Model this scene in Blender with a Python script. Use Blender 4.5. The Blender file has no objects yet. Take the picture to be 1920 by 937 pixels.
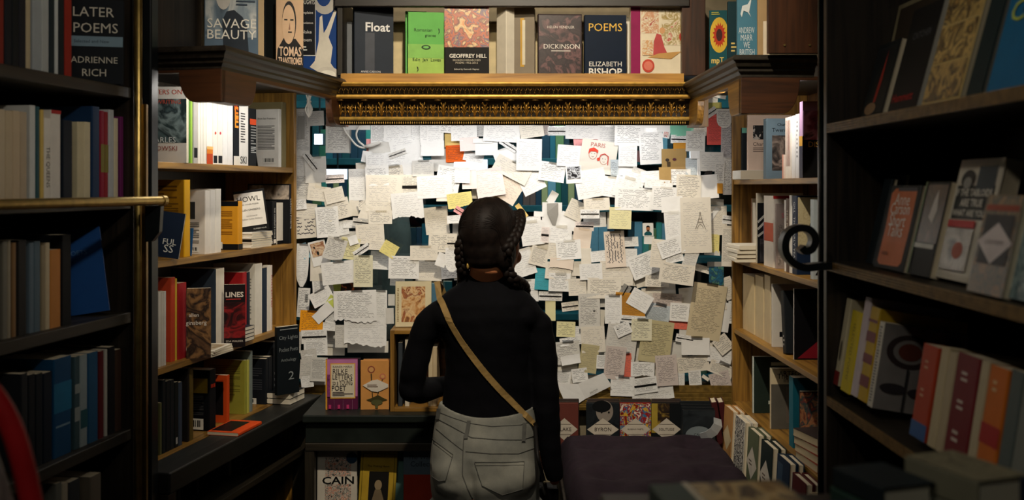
import bpy, bmesh, math, random
from mathutils import Vector, Matrix
from mathutils.bvhtree import BVHTree
S = bpy.context.scene
COL = S.collection
random.seed(7)
F = 1867.0; CX = 960.0; HY = 350.0; CZ = 1.66     # focal length in pixels, principal column, horizon row, eye height
# ------------------------------------------------------------------ camera
cd = bpy.data.cameras.new('camera'); cam = bpy.data.objects.new('camera', cd); COL.objects.link(cam)
cam.location = (0, 0, CZ); cam.rotation_euler = (math.pi/2, 0, 0)
cd.sensor_width = 36; cd.lens = 36*F/1920; cd.shift_y = -(468.5-HY)/1920
cd.dof.use_dof = True; cd.dof.focus_distance = 3.25; cd.dof.aperture_fstop = 3.6
cd.clip_start = .02
S.camera = cam
S.view_settings.view_transform = 'Standard'; S.view_settings.look = 'None'
S.view_settings.gamma = 1; S.view_settings.use_curve_mapping = False
S.view_settings.exposure = 0.0
# ------------------------------------------------------------------ world and lights
wd = bpy.data.worlds.new('world'); S.world = wd; wd.use_nodes = True
wd.node_tree.nodes['Background'].inputs[0].default_value = (.40, .76, .86, 1)
wd.node_tree.nodes['Background'].inputs[1].default_value = .010
def light(name, kind, loc, target, power, color, **kw):
    l = bpy.data.lights.new(name, kind); l.energy = power; l.color = color
    for k, v in kw.items(): setattr(l, k, v)
    o = bpy.data.objects.new(name, l); COL.objects.link(o); o.location = loc
    o.rotation_euler = (Vector(target)-Vector(loc)).to_track_quat('-Z', 'Y').to_euler()
    return o
# fluorescent tube tucked behind the gilded cornice
light('cornice_tube_light', 'AREA', (-.02, 3.39, 1.885), (-.02, 3.57, 1.50), 2.6, (1, .97, .94), shape='RECTANGLE', size=1.16, size_y=.03)
# ceiling spots
light('ceiling_or_fill_spot_light', 'SPOT', (.02, 1.35, 3.1), (.0, 3.6, 1.40), 152, (1, .87, .68), spot_size=math.radians(62), spot_blend=.75, shadow_soft_size=.035)
light('ceiling_or_fill_spot_light', 'SPOT', (-.05, 1.55, 2.74), (.0, 3.45, 2.12), 31, (1, .84, .60), spot_size=math.radians(50), spot_blend=.8, shadow_soft_size=.03)
# unseen spot over the viewer's left shoulder, added to brighten the woman's back
light('ceiling_or_fill_spot_light', 'SPOT', (-.45, -.25, 2.75), (.02, 2.8, 1.12), 13, (1, .92, .78), spot_size=math.radians(34), spot_blend=.9, shadow_soft_size=.04)
# unseen fill spots, added to brighten the near left and right bookcases
light('ceiling_or_fill_spot_light', 'SPOT', (.55, .9, 2.95), (-.95, 2.15, 1.92), 42, (1, .90, .74), spot_size=math.radians(40), spot_blend=1, shadow_soft_size=.06)
light('ceiling_or_fill_spot_light', 'SPOT', (-.55, 1.0, 2.95), (.68, 1.55, 1.50), 20, (1, .90, .74), spot_size=math.radians(62), spot_blend=1, shadow_soft_size=.06)
# soft room light behind the viewer
light('room_ceiling_light', 'AREA', (0, -.3, 3.05), (0, 2.2, 1.2), 4.2, (.98, .92, .78), shape='DISK', size=.8)
# small strip lamp under the left canopy
light('canopy_strip_or_fill_light', 'AREA', (-.705, 2.90, 1.95), (-.89, 2.95, 1.76), 1.7, (1, .95, .88), shape='RECTANGLE', size=.62, size_y=.03).rotation_euler.rotate_axis('Z', math.radians(0))
light('canopy_strip_or_fill_light', 'AREA', (.668, 2.84, 1.93), (.84, 3.10, 1.74), 1.0, (1, .92, .84), shape='RECTANGLE', size=.16, size_y=.03)  # fill strip added under the right canopy to brighten its top books
# cold light in the room beyond the glass
light('back_room_light', 'AREA', (0, 3.95, 2.5), (0, 4.6, 1.6), 32, (.66, .92, 1), shape='RECTANGLE', size=1.6, size_y=.4)

# ------------------------------------------------------------------ materials
MC = {}
def s2l(c):
    return tuple(((x/255)/12.92 if x/255 <= .04045 else ((x/255+.055)/1.055)**2.4) for x in c)
def newmat(name):
    m = bpy.data.materials.new(name); m.use_nodes = True
    nt = m.node_tree; return m, nt, nt.nodes['Principled BSDF']
def mul(c, k): return tuple(min(1, x*k) for x in c)
def paint(c, rough=.5, metal=0, var=.10, scale=25, bump=0, name='paint'):
    c = tuple(int(v) for v in c); key = (name, c, rough, metal, var, scale, bump)
    if key in MC: return MC[key]
    m, nt, b = newmat('%s_%02x%02x%02x' % ((name,)+c)); lc = s2l(c)
    tc = nt.nodes.new('ShaderNodeTexCoord'); n = nt.nodes.new('ShaderNodeTexNoise'); n.inputs['Scale'].default_value = scale; n.inputs['Detail'].default_value = 3
    nt.links.new(tc.outputs['Object'], n.inputs['Vector'])
    r = nt.nodes.new('ShaderNodeValToRGB'); r.color_ramp.elements[0].position = .3; r.color_ramp.elements[1].position = .7
    r.color_ramp.elements[0].color = mul(lc, 1-var)+(1,); r.color_ramp.elements[1].color = mul(lc, 1+var)+(1,)
    nt.links.new(n.outputs['Fac'], r.inputs[0]); nt.links.new(r.outputs[0], b.inputs['Base Color'])
    b.inputs['Roughness'].default_value = rough; b.inputs['Metallic'].default_value = metal; b.inputs['Specular IOR Level'].default_value = .18
    if bump:
        bp = nt.nodes.new('ShaderNodeBump'); bp.inputs['Strength'].default_value = bump; bp.inputs['Distance'].default_value = .003
        nt.links.new(n.outputs['Fac'], bp.inputs['Height']); nt.links.new(bp.outputs[0], b.inputs['Normal'])
    MC[key] = m; return m
def wood(c1, c2, axis='X', rough=.42, sc=1.0):
    key = ('wood', c1, c2, axis, rough, sc)
    if key in MC: return MC[key]
    m, nt, b = newmat('wood_%02x%02x%02x_%s' % (c1+(axis,)))
    tc = nt.nodes.new('ShaderNodeTexCoord'); mp = nt.nodes.new('ShaderNodeMapping')
    st = {'X': (1.2, 22, 22), 'Y': (22, 1.2, 22), 'Z': (22, 22, 1.2)}[axis]
    mp.inputs['Scale'].default_value = tuple(v*sc for v in st)
    n = nt.nodes.new('ShaderNodeTexNoise'); n.inputs['Scale'].default_value = 2.4; n.inputs['Detail'].default_value = 6; n.inputs['Distortion'].default_value = 1.2
    n2 = nt.nodes.new('ShaderNodeTexNoise'); n2.inputs['Scale'].default_value = 5
    r = nt.nodes.new('ShaderNodeValToRGB'); e = r.color_ramp.elements
    e[0].position = .32; e[0].color = s2l(c2)+(1,); e[1].position = .62; e[1].color = s2l(c1)+(1,)
    mx = nt.nodes.new('ShaderNodeMixRGB'); mx.blend_type = 'MULTIPLY'; mx.inputs[0].default_value = .45
    r2 = nt.nodes.new('ShaderNodeValToRGB'); r2.color_ramp.elements[0].position = .3; r2.color_ramp.elements[0].color = (.45, .4, .35, 1); r2.color_ramp.elements[1].position = .65
    L = nt.links
    L.new(tc.outputs['Object'], mp.inputs[0]); L.new(mp.outputs[0], n.inputs['Vector']); L.new(tc.outputs['Object'], n2.inputs['Vector'])
    L.new(n.outputs['Fac'], r.inputs[0]); L.new(n2.outputs['Fac'], r2.inputs[0]); L.new(r.outputs[0], mx.inputs[1]); L.new(r2.outputs[0], mx.inputs[2]); L.new(mx.outputs[0], b.inputs['Base Color'])
    bp = nt.nodes.new('ShaderNodeBump'); bp.inputs['Strength'].default_value = .15; bp.inputs['Distance'].default_value = .002
    L.new(n.outputs['Fac'], bp.inputs['Height']); L.new(bp.outputs[0], b.inputs['Normal'])
    b.inputs['Roughness'].default_value = rough
    MC[key] = m; return m
def art(cols, scale=14, seed=0, rough=.35, stretch=(1, 1, 1), hard=False):
    key = ('art', tuple(cols), scale, seed, rough, stretch, hard)
    if key in MC: return MC[key]
    m, nt, b = newmat('printed_picture'); L = nt.links
    tc = nt.nodes.new('ShaderNodeTexCoord'); mp = nt.nodes.new('ShaderNodeMapping'); mp.inputs['Location'].default_value = (seed*1.7, seed*.9, seed*2.3); mp.inputs['Scale'].default_value = stretch
    n = nt.nodes.new('ShaderNodeTexNoise'); n.inputs['Scale'].default_value = scale; n.inputs['Detail'].default_value = 7; n.inputs['Distortion'].default_value = 1.6
    r = nt.nodes.new('ShaderNodeValToRGB'); k = len(cols)
    if hard: r.color_ramp.interpolation = 'CONSTANT'
    for i, c in enumerate(cols):
        p = .3+.4*i/max(1, k-1) if not hard else .28+.4*i/k
        e = r.color_ramp.elements[i] if i < 2 else r.color_ramp.elements.new(p)
        e.position = p; e.color = s2l(c)+(1,)
    L.new(tc.outputs['Object'], mp.inputs[0]); L.new(mp.outputs[0], n.inputs['Vector']); L.new(n.outputs['Fac'], r.inputs[0]); L.new(r.outputs[0], b.inputs['Base Color'])
    b.inputs['Roughness'].default_value = rough
    MC[key] = m; return m
def pages(c=(226, 212, 184)):
    key = ('pages', c)
    if key in MC: return MC[key]
    m, nt, b = newmat('page_edges'); L = nt.links; lc = s2l(c)
    tc = nt.nodes.new('ShaderNodeTexCoord'); w = nt.nodes.new('ShaderNodeTexWave'); w.bands_direction = 'Y'; w.inputs['Scale'].default_value = 260; w.inputs['Distortion'].default_value = 1.5
    r = nt.nodes.new('ShaderNodeValToRGB'); r.color_ramp.elements[0].color = mul(lc, .78)+(1,); r.color_ramp.elements[1].color = lc+(1,)
    L.new(tc.outputs['Object'], w.inputs['Vector']); L.new(w.outputs['Fac'], r.inputs[0]); L.new(r.outputs[0], b.inputs['Base Color'])
    b.inputs['Roughness'].default_value = .85
    MC[key] = m; return m
def glow(c, s, name='lit_panel'):
    key = ('glow', c, s)
    if key in MC: return MC[key]
    m, nt, b = newmat(name); b.inputs['Base Color'].default_value = s2l(c)+(1,)
    b.inputs['Emission Color'].default_value = s2l(c)+(1,); b.inputs['Emission Strength'].default_value = s
    MC[key] = m; return m
def clear(name, gloss_col, fac, rough):
    m = bpy.data.materials.new(name); m.use_nodes = True; nt = m.node_tree; nt.nodes.clear(); L = nt.links
    o = nt.nodes.new('ShaderNodeOutputMaterial'); t = nt.nodes.new('ShaderNodeBsdfTransparent'); g = nt.nodes.new('ShaderNodeBsdfGlossy')
    g.inputs['Roughness'].default_value = rough; g.inputs['Color'].default_value = gloss_col
    mx = nt.nodes.new('ShaderNodeMixShader'); fr = nt.nodes.new('ShaderNodeFresnel'); fr.inputs[0].default_value = fac
    L.new(fr.outputs[0], mx.inputs[0]); L.new(t.outputs[0], mx.inputs[1]); L.new(g.outputs[0], mx.inputs[2]); L.new(mx.outputs[0], o.inputs[0])
    return m
GLASS = clear('window_glass', (1, 1, 1, 1), 1.45, .03)
TAPE = clear('clear_tape', (1, 1, 1, 1), 1.6, .22)
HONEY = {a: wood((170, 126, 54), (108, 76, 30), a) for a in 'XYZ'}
OAK = {a: wood((120, 78, 36), (70, 42, 18), a) for a in 'XYZ'}
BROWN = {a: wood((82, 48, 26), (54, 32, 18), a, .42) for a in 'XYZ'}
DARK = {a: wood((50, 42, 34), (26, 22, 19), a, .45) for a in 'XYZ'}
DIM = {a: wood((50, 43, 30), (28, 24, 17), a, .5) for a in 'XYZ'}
LEDGE = wood((36, 36, 31), (20, 21, 18), 'X', .5)
BLACKP = paint((22, 26, 28), .32, name='black_paint', var=.2)
BRASS = paint((200, 172, 104), .38, 1, .18, 40, name='brass')
GOLD = paint((224, 184, 96), .36, .6, .25, 60, name='gilding')
GOLDP = paint((212, 166, 80), .40, .35, .2, 40, name='worn_gilding')
PATINA = paint((34, 26, 16), .4, .2, .4, 90, .3, name='dark_patina')

# ------------------------------------------------------------------ mesh helpers
class MB:
    def __init__(s): s.v = []; s.f = []; s.uv = None
    def add(s, vs, fs):
        n = len(s.v); s.v += [tuple(v) for v in vs]; s.f += [tuple(i+n for i in f) for f in fs]; return s
    def box(s, x0, y0, z0, x1, y1, z1):
        return s.add([(x0,y0,z0),(x1,y0,z0),(x1,y1,z0),(x0,y1,z0),(x0,y0,z1),(x1,y0,z1),(x1,y1,z1),(x0,y1,z1)],
              [(3,2,1,0),(4,5,6,7),(0,1,5,4),(1,2,6,5),(2,3,7,6),(3,0,4,7)])
    def prism(s, poly, a, b, axis='Y'):
        n = len(poly)
        def P(p, t): return {'Y': (p[0], t, p[1]), 'X': (t, p[0], p[1]), 'Z': (p[0], p[1], t)}[axis]
        vs = [P(p, a) for p in poly]+[P(p, b) for p in poly]
        fs = [tuple(range(n)), tuple(range(2*n-1, n-1, -1))]+[(i, i+n, (i+1) % n+n, (i+1) % n) for i in range(n)]
        return s.add(vs, fs)
    def tube(s, path, r, n=10, cap=True, flat=None):
        path = [Vector(p) for p in path]; m = len(path); rs = r if isinstance(r, (list, tuple)) else [r]*m
        up = None; vs = []
        for i, p in enumerate(path):
            t = (path[min(i+1, m-1)]-path[max(i-1, 0)]).normalized()
            if up is None:
                up = Vector((0, 0, 1)) if abs(t.z) < .9 else Vector((1, 0, 0))
            a = up-t*up.dot(t)
            if a.length < 1e-5: a = t.orthogonal()
            a.normalize(); up = a; b = t.cross(a)
            for k in range(n):
                w = 2*math.pi*k/n
                vs.append(p+(a*math.cos(w)+b*math.sin(w))*rs[i])
        fs = [(i*n+k, i*n+(k+1) % n, (i+1)*n+(k+1) % n, (i+1)*n+k) for i in range(m-1) for k in range(n)]
        if cap: fs += [tuple(range(n-1, -1, -1)), tuple((m-1)*n+k for k in range(n))]
        return s.add(vs, fs)
    def ball(s, c, r, n=10, m=7):
        c = Vector(c); rr = r if isinstance(r, (tuple, list)) else (r, r, r); vs = []; fs = []
        for i in range(m+1):
            th = math.pi*i/m
            for k in range(n):
                ph = 2*math.pi*k/n
                vs.append((c.x+rr[0]*math.sin(th)*math.cos(ph), c.y+rr[1]*math.sin(th)*math.sin(ph), c.z+rr[2]*math.cos(th)))
        for i in range(m):
            for k in range(n): fs.append((i*n+k, (i+1)*n+k, (i+1)*n+(k+1) % n, i*n+(k+1) % n))
        return s.add(vs, fs)
    def loft(s, rings, cap=True):
        n = len(rings[0]); vs = [p for r in rings for p in r]
        fs = [(i*n+k, i*n+(k+1) % n, (i+1)*n+(k+1) % n, (i+1)*n+k) for i in range(len(rings)-1) for k in range(n)]
        if cap: fs += [tuple(range(n-1, -1, -1)), tuple((len(rings)-1)*n+k for k in range(n))]
        return s.add(vs, fs)
    def build(s, name, mat, parent=None, matrix=None, bevel=0, smooth=False, fix=True):
        me = bpy.data.meshes.new(name); me.from_pydata(s.v, [], s.f)
        if fix:
            bm = bmesh.new(); bm.from_mesh(me); bmesh.ops.remove_doubles(bm, verts=bm.verts, dist=1e-6) if smooth else None
            bmesh.ops.recalc_face_normals(bm, faces=bm.faces); bm.to_mesh(me); bm.free()
        me.materials.append(mat)
        if smooth:
            for p in me.polygons: p.use_smooth = True
        o = bpy.data.objects.new(name, me); COL.objects.link(o)
        if parent: o.parent = parent
        if matrix is not None: o.matrix_local = matrix
        if bevel:
            b = o.modifiers.new('bevel', 'BEVEL'); b.width = bevel; b.segments = 2; b.limit_method = 'ANGLE'
        return o
def thing(name, label, cat, M=None, group=None):
    o = bpy.data.objects.new(name, None); COL.objects.link(o); o.empty_display_size = .05
    if M is not None: o.matrix_world = M
    o['label'] = label; o['category'] = cat
    if group: o['group'] = group
    return o
def tag(o, label, cat, group=None, kind=None):
    o['label'] = label; o['category'] = cat
    if group: o['group'] = group
    if kind: o['kind'] = kind
    return o
def struct(o, label=None, cat=None):
    o['kind'] = 'structure'
    o['label'] = label or o.name.replace('_', ' ')
    o['category'] = cat or 'building'
    return o
def P(px, py, Y): return Vector(((px-CX)/F*Y, Y, CZ-(py-HY)/F*Y))
def bx(*a): return MB().box(*a)
TM = {}
def text_mesh(t):
    if t not in TM:
        cu = bpy.data.curves.new('lettering', 'FONT'); cu.body = t.lstrip('*'); cu.offset = .022 if t[0] == '*' else 0; cu.align_x = 'CENTER'; cu.align_y = 'CENTER'; cu.resolution_u = 2
        o = bpy.data.objects.new('lettering', cu); COL.objects.link(o); bpy.context.view_layer.update()
        me = bpy.data.meshes.new_from_object(o.evaluated_get(bpy.context.evaluated_depsgraph_get()))
        bpy.data.objects.remove(o); bpy.data.curves.remove(cu)
        xs = [v.co.x for v in me.vertices]; ys = [v.co.y for v in me.vertices]
        c = ((min(xs)+max(xs))/2, (min(ys)+max(ys))/2)
        for v in me.vertices: v.co.x -= c[0]; v.co.y -= c[1]
        TM[t] = (me, max(xs)-min(xs), max(ys)-min(ys))
    return TM[t]

# ------------------------------------------------------------------ books
EPS = .0004
def face_frame(f, w, h, t):
    if f == 'f': return Vector((-w/2, -t/2, 0)), Vector((w, 0, 0)), Vector((0, 0, h)), Vector((0, -1, 0))
    if f == 'b': return Vector((w/2, t/2, 0)), Vector((-w, 0, 0)), Vector((0, 0, h)), Vector((0, 1, 0))
    return Vector((-w/2, t/2, 0)), Vector((0, -t, 0)), Vector((0, 0, h)), Vector((-1, 0, 0))
def deco(root, w, h, t, items):
    # printed matter is a sub-part of the cover it is printed on
    lev = {}
    for it in items:
        k, f = it[0], it[1]; O, U, V, N = face_frame(f, w, h, t); lev[f] = lev.get(f, 0)+1
        off = N*EPS*lev[f]
        def q(u, v): return O+U*u+V*v+off
        if k in 'ra':
            u0, v0, u1, v1 = it[2:6]; m = MB().add([q(u0, v0), q(u1, v0), q(u1, v1), q(u0, v1)], [(0, 1, 2, 3)])
            if k == 'r': m.build('cover_panel', paint(it[6], .45), root, fix=False)
            else: m.build('cover_picture', art(it[6], it[7] if len(it) > 7 else 30, it[8] if len(it) > 8 else 1, hard=len(it) > 9), root, fix=False)
        elif k == 'e':
            uc, vc, ru, rv = it[2:6]; pts = [q(uc+ru*math.cos(2*math.pi*i/24), vc+rv*math.sin(2*math.pi*i/24)) for i in range(24)]
            MB().add(pts, [tuple(range(24))]).build('cover_emblem', paint(it[6], .45), root, fix=False)
        elif k == 'p':
            pts = [q(u, v) for u, v in it[2]]
            MB().add(pts, [tuple(range(len(pts)))]).build('cover_shape', paint(it[3], .45), root, fix=False)
        elif k == 'l':
            u0, v0, u1, v1, c, n = it[2:8]; m = MB(); rr = random.Random(n*7+1)
            for i in range(n):
                a = v1+(v0-v1)*(i+.15)/n; b = v1+(v0-v1)*(i+.6)/n; e = u1 if rr.random() < .7 else u0+(u1-u0)*rr.uniform(.5, .95)
                m.add([q(u0, b), q(e, b), q(e, a), q(u0, a)], [(0, 1, 2, 3)])
            m.build('blurb_lines', paint(c, .5), root, fix=False)
        elif k == 'c':
            u0, v0, u1, v1 = it[2:6]
            MB().add([q(u0, v0), q(u1, v0), q(u1, v1), q(u0, v1)], [(0, 1, 2, 3)]).build('barcode_label', paint((225, 222, 212), .5), root, fix=False)
            m = MB(); off2 = N*EPS
            for i in range(9):
                a = u0+(u1-u0)*(.1+.09*i); b = a+(u1-u0)*(.03+.03*((i*5) % 3)/2)
                m.add([q(a, v0+(v1-v0)*.25)+off2, q(b, v0+(v1-v0)*.25)+off2, q(b, v0+(v1-v0)*.85)+off2, q(a, v0+(v1-v0)*.85)+off2], [(0, 1, 2, 3)])
            m.build('barcode', paint((20, 20, 20), .5), root, fix=False)
        elif k == 't' or k == 's':
            # t: horizontal lettering, centre (u,v), width as fraction of the face width ; s: lettering running down the spine
            txt, uc, vc, fw, c = it[2:7]; me, tw, th = text_mesh(txt); me = me.copy(); me.materials.clear(); me.materials.append(paint(c, .5, var=0))
            o = bpy.data.objects.new('title_lettering', me); COL.objects.link(o); o.parent = root
            if k == 't':
                sx = fw*U.length/tw; sy = sx if len(it) < 8 else it[7]*V.length/th
                X = U.normalized()*sx; Z = V.normalized()*sy
            else:
                sx = fw*V.length/tw; sy = min(sx*1.25, .7*U.length/th)
                X = -V.normalized()*sx; Z = U.normalized()*sy
            c0 = q(uc, vc)
            o.matrix_local = Matrix(((X.x, Z.x, N.x, c0.x), (X.y, Z.y, N.y, c0.y), (X.z, Z.z, N.z, c0.z), (0, 0, 0, 1)))
BOOKS = []
def book(label, M, w, h, t, c, dec=(), pg=(226, 212, 184), hard=False, group=None, name='book', rough=.55):
    root = thing(name, label, 'book', M, group); BOOKS.append(root)
    ct = min(.0022 if hard else .0008, t*.2); r = min(.0025, t*.3); ov = .003 if hard else 0
    out = [(w/2, -t/2), (-w/2+r, -t/2), (-w/2+r*.3, -t/2+r*.3), (-w/2, -t/2+r), (-w/2, t/2-r), (-w/2+r*.3, t/2-r*.3), (-w/2+r, t/2), (w/2, t/2)]
    inn = [(w/2, t/2-ct), (-w/2+r+ct, t/2-ct), (-w/2+ct, t/2-r), (-w/2+ct, -t/2+r), (-w/2+r+ct, -t/2+ct), (w/2, -t/2+ct)]
    cov = MB().prism(out+inn, 0, h, 'Z').build('cover', paint(c, rough, var=.06), root)
    x0, x1, y = -w/2+ct*1.2, w/2-ov-.0006, t/2-ct*1.05
    # page block with a gently hollowed fore-edge
    sg = 5; fe = [(x1-(.0025 if hard else .0006)*math.cos((i/sg-.5)*math.pi), -y+2*y*i/sg) for i in range(sg+1)]
    MB().prism([(x0, -y)]+fe+[(x0, y)], ov+.0002, h-ov-.0004, 'Z').build('pages', pages(pg), root)
    if dec: deco(cov, w, h, t, dec)
    return root
def Rz(a): return Matrix.Rotation(math.radians(a), 4, 'Z')
def Rx(a): return Matrix.Rotation(math.radians(a), 4, 'X')
def Ry(a): return Matrix.Rotation(math.radians(a), 4, 'Y')
def T(x, y, z): return Matrix.Translation((x, y, z))
class Unit:
    def __init__(s, O, X, name):
        X = Vector((X[0], X[1], 0)).normalized(); s.O = Vector((O[0], O[1], 0)); s.X = X; s.Y = Vector((-X.y, X.x, 0)); s.name = name; s.L = 9
        s.M = Matrix(((X.x, s.Y.x, 0, s.O.x), (X.y, s.Y.y, 0, s.O.y), (0, 0, 1, 0), (0, 0, 0, 1)))
    def u(s, px, v=0):
        k = (px-CX)/F
        return (k*(s.O.y+v*s.Y.y)-s.O.x-v*s.Y.x)/(s.X.x-k*s.X.y)
    def depth(s, u, v=0): return s.O.y+u*s.X.y+v*s.Y.y
    def z(s, py, u, v=0): return CZ-(py-HY)/F*s.depth(u, v)
ORD = ['first', 'second', 'third', 'fourth', 'fifth', 'sixth', 'seventh', 'eighth', 'ninth', 'tenth', 'eleventh', 'twelfth', 'thirteenth', 'fourteenth', 'fifteenth', 'sixteenth', 'seventeenth', 'eighteenth', 'nineteenth', 'twentieth']
def run(un, zs, shelf, rows, grp, v0=.012, lean=0):
    """spine-out books: rows of (px0, px1, py_top, colour, description, options), left to right"""
    res = []; last = None
    far_to_near = un.X.y < 0
    for i, r in enumerate(rows):
        px0, px1, py, c, desc = r[:5]; o = r[5] if len(r) > 5 else {}
        v = o.get('v', v0); a, b = un.u(px0, v), un.u(px1, v)
        if last is not None and a < last+.0006: a = last+.0006
        a = max(a, .0012); b = max(b, a+.004); b = min(b, un.L-.0015); a = min(a, b-.003)
        last = b; t = b-a-.0004; h = o.get('h') or un.z(py, (a+b)/2, v)-zs; w = o.get('w', .132)
        ln = o.get('lean', lean); sl = o.get('side', 0)
        lift = abs(w*.5*math.sin(math.radians(ln)))+abs(t*.5*math.sin(math.radians(sl)))+.0004
        M = un.M @ T((a+b)/2, v+w/2, zs+lift) @ Rx(-ln) @ Ry(sl) @ Rz(90)
        lab = '%s, %s from left, %s' % (desc, ORD[i], shelf)
        res.append(book(lab, M, w, h, t, c, o.get('d', ()), o.get('pg', (226, 212, 184)), o.get('hard', False), grp))
    return res
def stand(label, px, py, Y, w, h, t, c, dec=(), yaw=0, back=0, side=0, z=None, grp=None, **kw):
    """a book standing freely, base centre seen at (px, py) at distance Y"""
    p = P(px, py, Y); z = p.z if z is None else z
    M = T(p.x, p.y, z+abs(t/2*math.sin(math.radians(back)))+abs(w/2*math.sin(math.radians(side)))+.0004) @ Rz(yaw) @ Rx(-back) @ Ry(side)
    return book(label, M, w, h, t, c, dec, group=grp, **kw)
def flat(label, x, y, z, w, h, t, c, dec=(), rot=0, face='f', grp=None, **kw):
    """a book lying flat on z, front cover up, spine to local -x"""
    M = T(x, y, z+t/2+.0003) @ Rz(rot) @ Rx(-90 if face == 'f' else 90) @ T(0, 0, -h/2)
    return book(label, M, w, h, t, c, dec, group=grp, **kw)
# ================================================================== the room
struct(bx(-2.2, -1.2, -.05, 2.2, 5.2, 0).build('floor', wood((92, 66, 44), (58, 40, 26), 'Y')), 'dark wooden shop floor', 'floor')
struct(bx(-2.2, -1.2, 3.2, 2.2, 5.2, 3.25).build('ceiling', paint((120, 110, 92), .8)), 'plain shop ceiling', 'ceiling')
struct(bx(-1.62, -1.2, 0, -1.55, 3.6, 3.2).build('wall_left', paint((70, 62, 50), .8)), 'dim wall behind the left bookcases', 'wall')
struct(bx(1.30, -1.2, 0, 1.37, 3.6, 3.2).build('wall_right', paint((70, 62, 50), .8)), 'dim wall behind the right bookcases', 'wall')
m = MB(); m.box(-1.55, 3.60, 2.0, 1.30, 3.68, 3.2); m.box(-1.55, 3.60, 0, -.86, 3.68, 2.0); m.box(.86, 3.60, 0, 1.30, 3.68, 2.0); m.box(-.86, 3.60, 0, .86, 3.68, .86)
struct(m.build('wall_back', paint((150, 138, 114), .8, bump=.1)), 'taupe plaster wall above the note covered window', 'wall')
YG = 3.60
w1 = struct(bx(-.86, YG+.004, .86, .86, YG+.010, 2.0).build('window_1', GLASS), 'large glass pane covered in taped notes', 'window')
# gilded bottom rail of the window
m = MB().prism([(3.53, .868), (3.60, .868), (3.60, .945), (3.585, .945), (3.58, .925), (3.565, .92), (3.562, .905), (3.548, .9), (3.545, .885), (3.53, .88)], -.80, .81, 'X')
t_ = m.build('trim_1', paint((112, 88, 40), .4, .55, .35, 50), bevel=.001); struct(t_, 'worn gilt rail along the bottom of the window', 'trim')
# ------------------------------------------------------------------ top shelf and gilded cornice
cor = thing('gilded_cornice', 'ornate gilded cornice with carved leaves above the note covered window', 'cornice', T(0, 3.30, 0))
x0, x1 = -.598, .590
bx(x0+.03, .012, 2.006, x1-.02, .30, 2.035).build('shelf_board', OAK['X'], cor, bevel=.002)
bx(x0+.03, .0, 2.003, x1-.02, .012, 2.0355).build('front_board', wood((206, 156, 74), (160, 112, 46), 'X'), cor, bevel=.001)
def mould(name, prof, mat, bev=.0):
    MB().prism(prof, x0, x1, 'X').build(name, mat, cor, bevel=bev)
mould('gilt_band', [(-.022, 1.990), (.02, 1.990), (.02, 2.0045), (-.030, 2.0045), (-.032, 1.999)], GOLDP, .0015)
mould('bead_course', [(-.012, 1.964), (.02, 1.964), (.02, 1.990), (-.020, 1.990)], PATINA)
mould('gilt_fillet', [(-.013, 1.951), (.02, 1.951), (.02, 1.964), (-.017, 1.964), (-.019, 1.957)], GOLDP, .0015)
cv = [(.02, 1.890), (.02, 1.951)]+[(-.010+.034*math.sin(a/8*math.pi/2), 1.951-.061*(1-math.cos(a/8*math.pi/2))) for a in range(9)]
mould('cove', cv, PATINA)
mould('lower_gilt_fillet', [(.012, 1.880), (.045, 1.880), (.045, 1.893), (.014, 1.893), (.008, 1.887)], GOLD, .0015)
mould('lower_bead_course', [(.022, 1.866), (.045, 1.866), (.045, 1.880), (.016, 1.880)], PATINA)
# carved relief: bead and leaf motifs
m = MB(); n = int((x1-x0)/.0155)
for i in range(n):
    cx = x0+.012+i*(x1-x0-.02)/n
    m.tube([(cx-.006, -.0175, 1.986), (cx-.003, -.0205, 1.979), (cx, -.0195, 1.972), (cx+.003, -.0205, 1.979), (cx+.006, -.0175, 1.986)], .0013, 5)
    m.ball((cx, -.0185, 1.969), .0022, 6, 4)
m.build('carved_beads', paint((120, 92, 44), .38, .8, .5, 90, name='dull_gilding'), cor, smooth=True)
m = MB(); n = int((x1-x0)/.0075)
for i in range(n):
    cx = x0+.006+i*(x1-x0-.012)/n; m.ball((cx, .0165, 1.873), (.0022, .003, .0045), 6, 4)
m.build('lower_beads', GOLD, cor, smooth=True)
def covey(z):
    s = max(0, min(1, 1-(1.951-z)/.061)); return -.010+.034*math.sin(math.acos(s))
rnd = random.Random(3); m = MB(); n = 34
for i in range(n):
    cx = x0+.025+i*(x1-x0-.05)/(n-1)
    def q(dx, z, o=.002): return (cx+dx, covey(z)-o, z)
    alt = i % 2; top = 1.940 if not alt else 1.932
    for sx in (-1, 1):   # palmette lobes curling outwards
        m.tube([q(0, 1.894), q(sx*.004, 1.906, .004), q(sx*.009, 1.914, .006), q(sx*.013, 1.911, .006), q(sx*.0125, 1.905, .004)], [.0024, .0024, .0022, .002, .0012], 6)
        m.tube([q(0, 1.898), q(sx*.005, 1.918, .004), q(sx*.010, 1.925, .006), q(sx*.014, 1.921, .005)], [.0022, .0024, .0022, .001], 6)
        m.tube([q(sx*.001, 1.905), q(sx*.004, top-.010, .004), q(sx*.0075, top, .006), q(sx*.010, top-.005, .005)], [.002, .0022, .002, .001], 6)
    m.tube([q(0, 1.893), q(0, 1.915, .006), q(0, top-.004, .005)], [.003, .003, .0012], 6)
    if i < n-1:
        hx = (x1-x0-.05)/(n-1)/2
        m.tube([q(hx, 1.893), q(hx, 1.911, .003), q(hx, 1.930, .003)], [.0018, .0025, .001], 6); m.ball(q(hx, 1.896, .003), .003, 6, 4)
m.build('carved_leaves', paint((164, 124, 56), .34, .7, .6, 150, name='worn_leaf_gilding'), cor, smooth=True)
m = MB()
for i in range(15): m.ball((x0+.03+i*(x1-x0-.06)/14, -.011, 1.946), (.012, .004, .0028), 8, 5)
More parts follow.
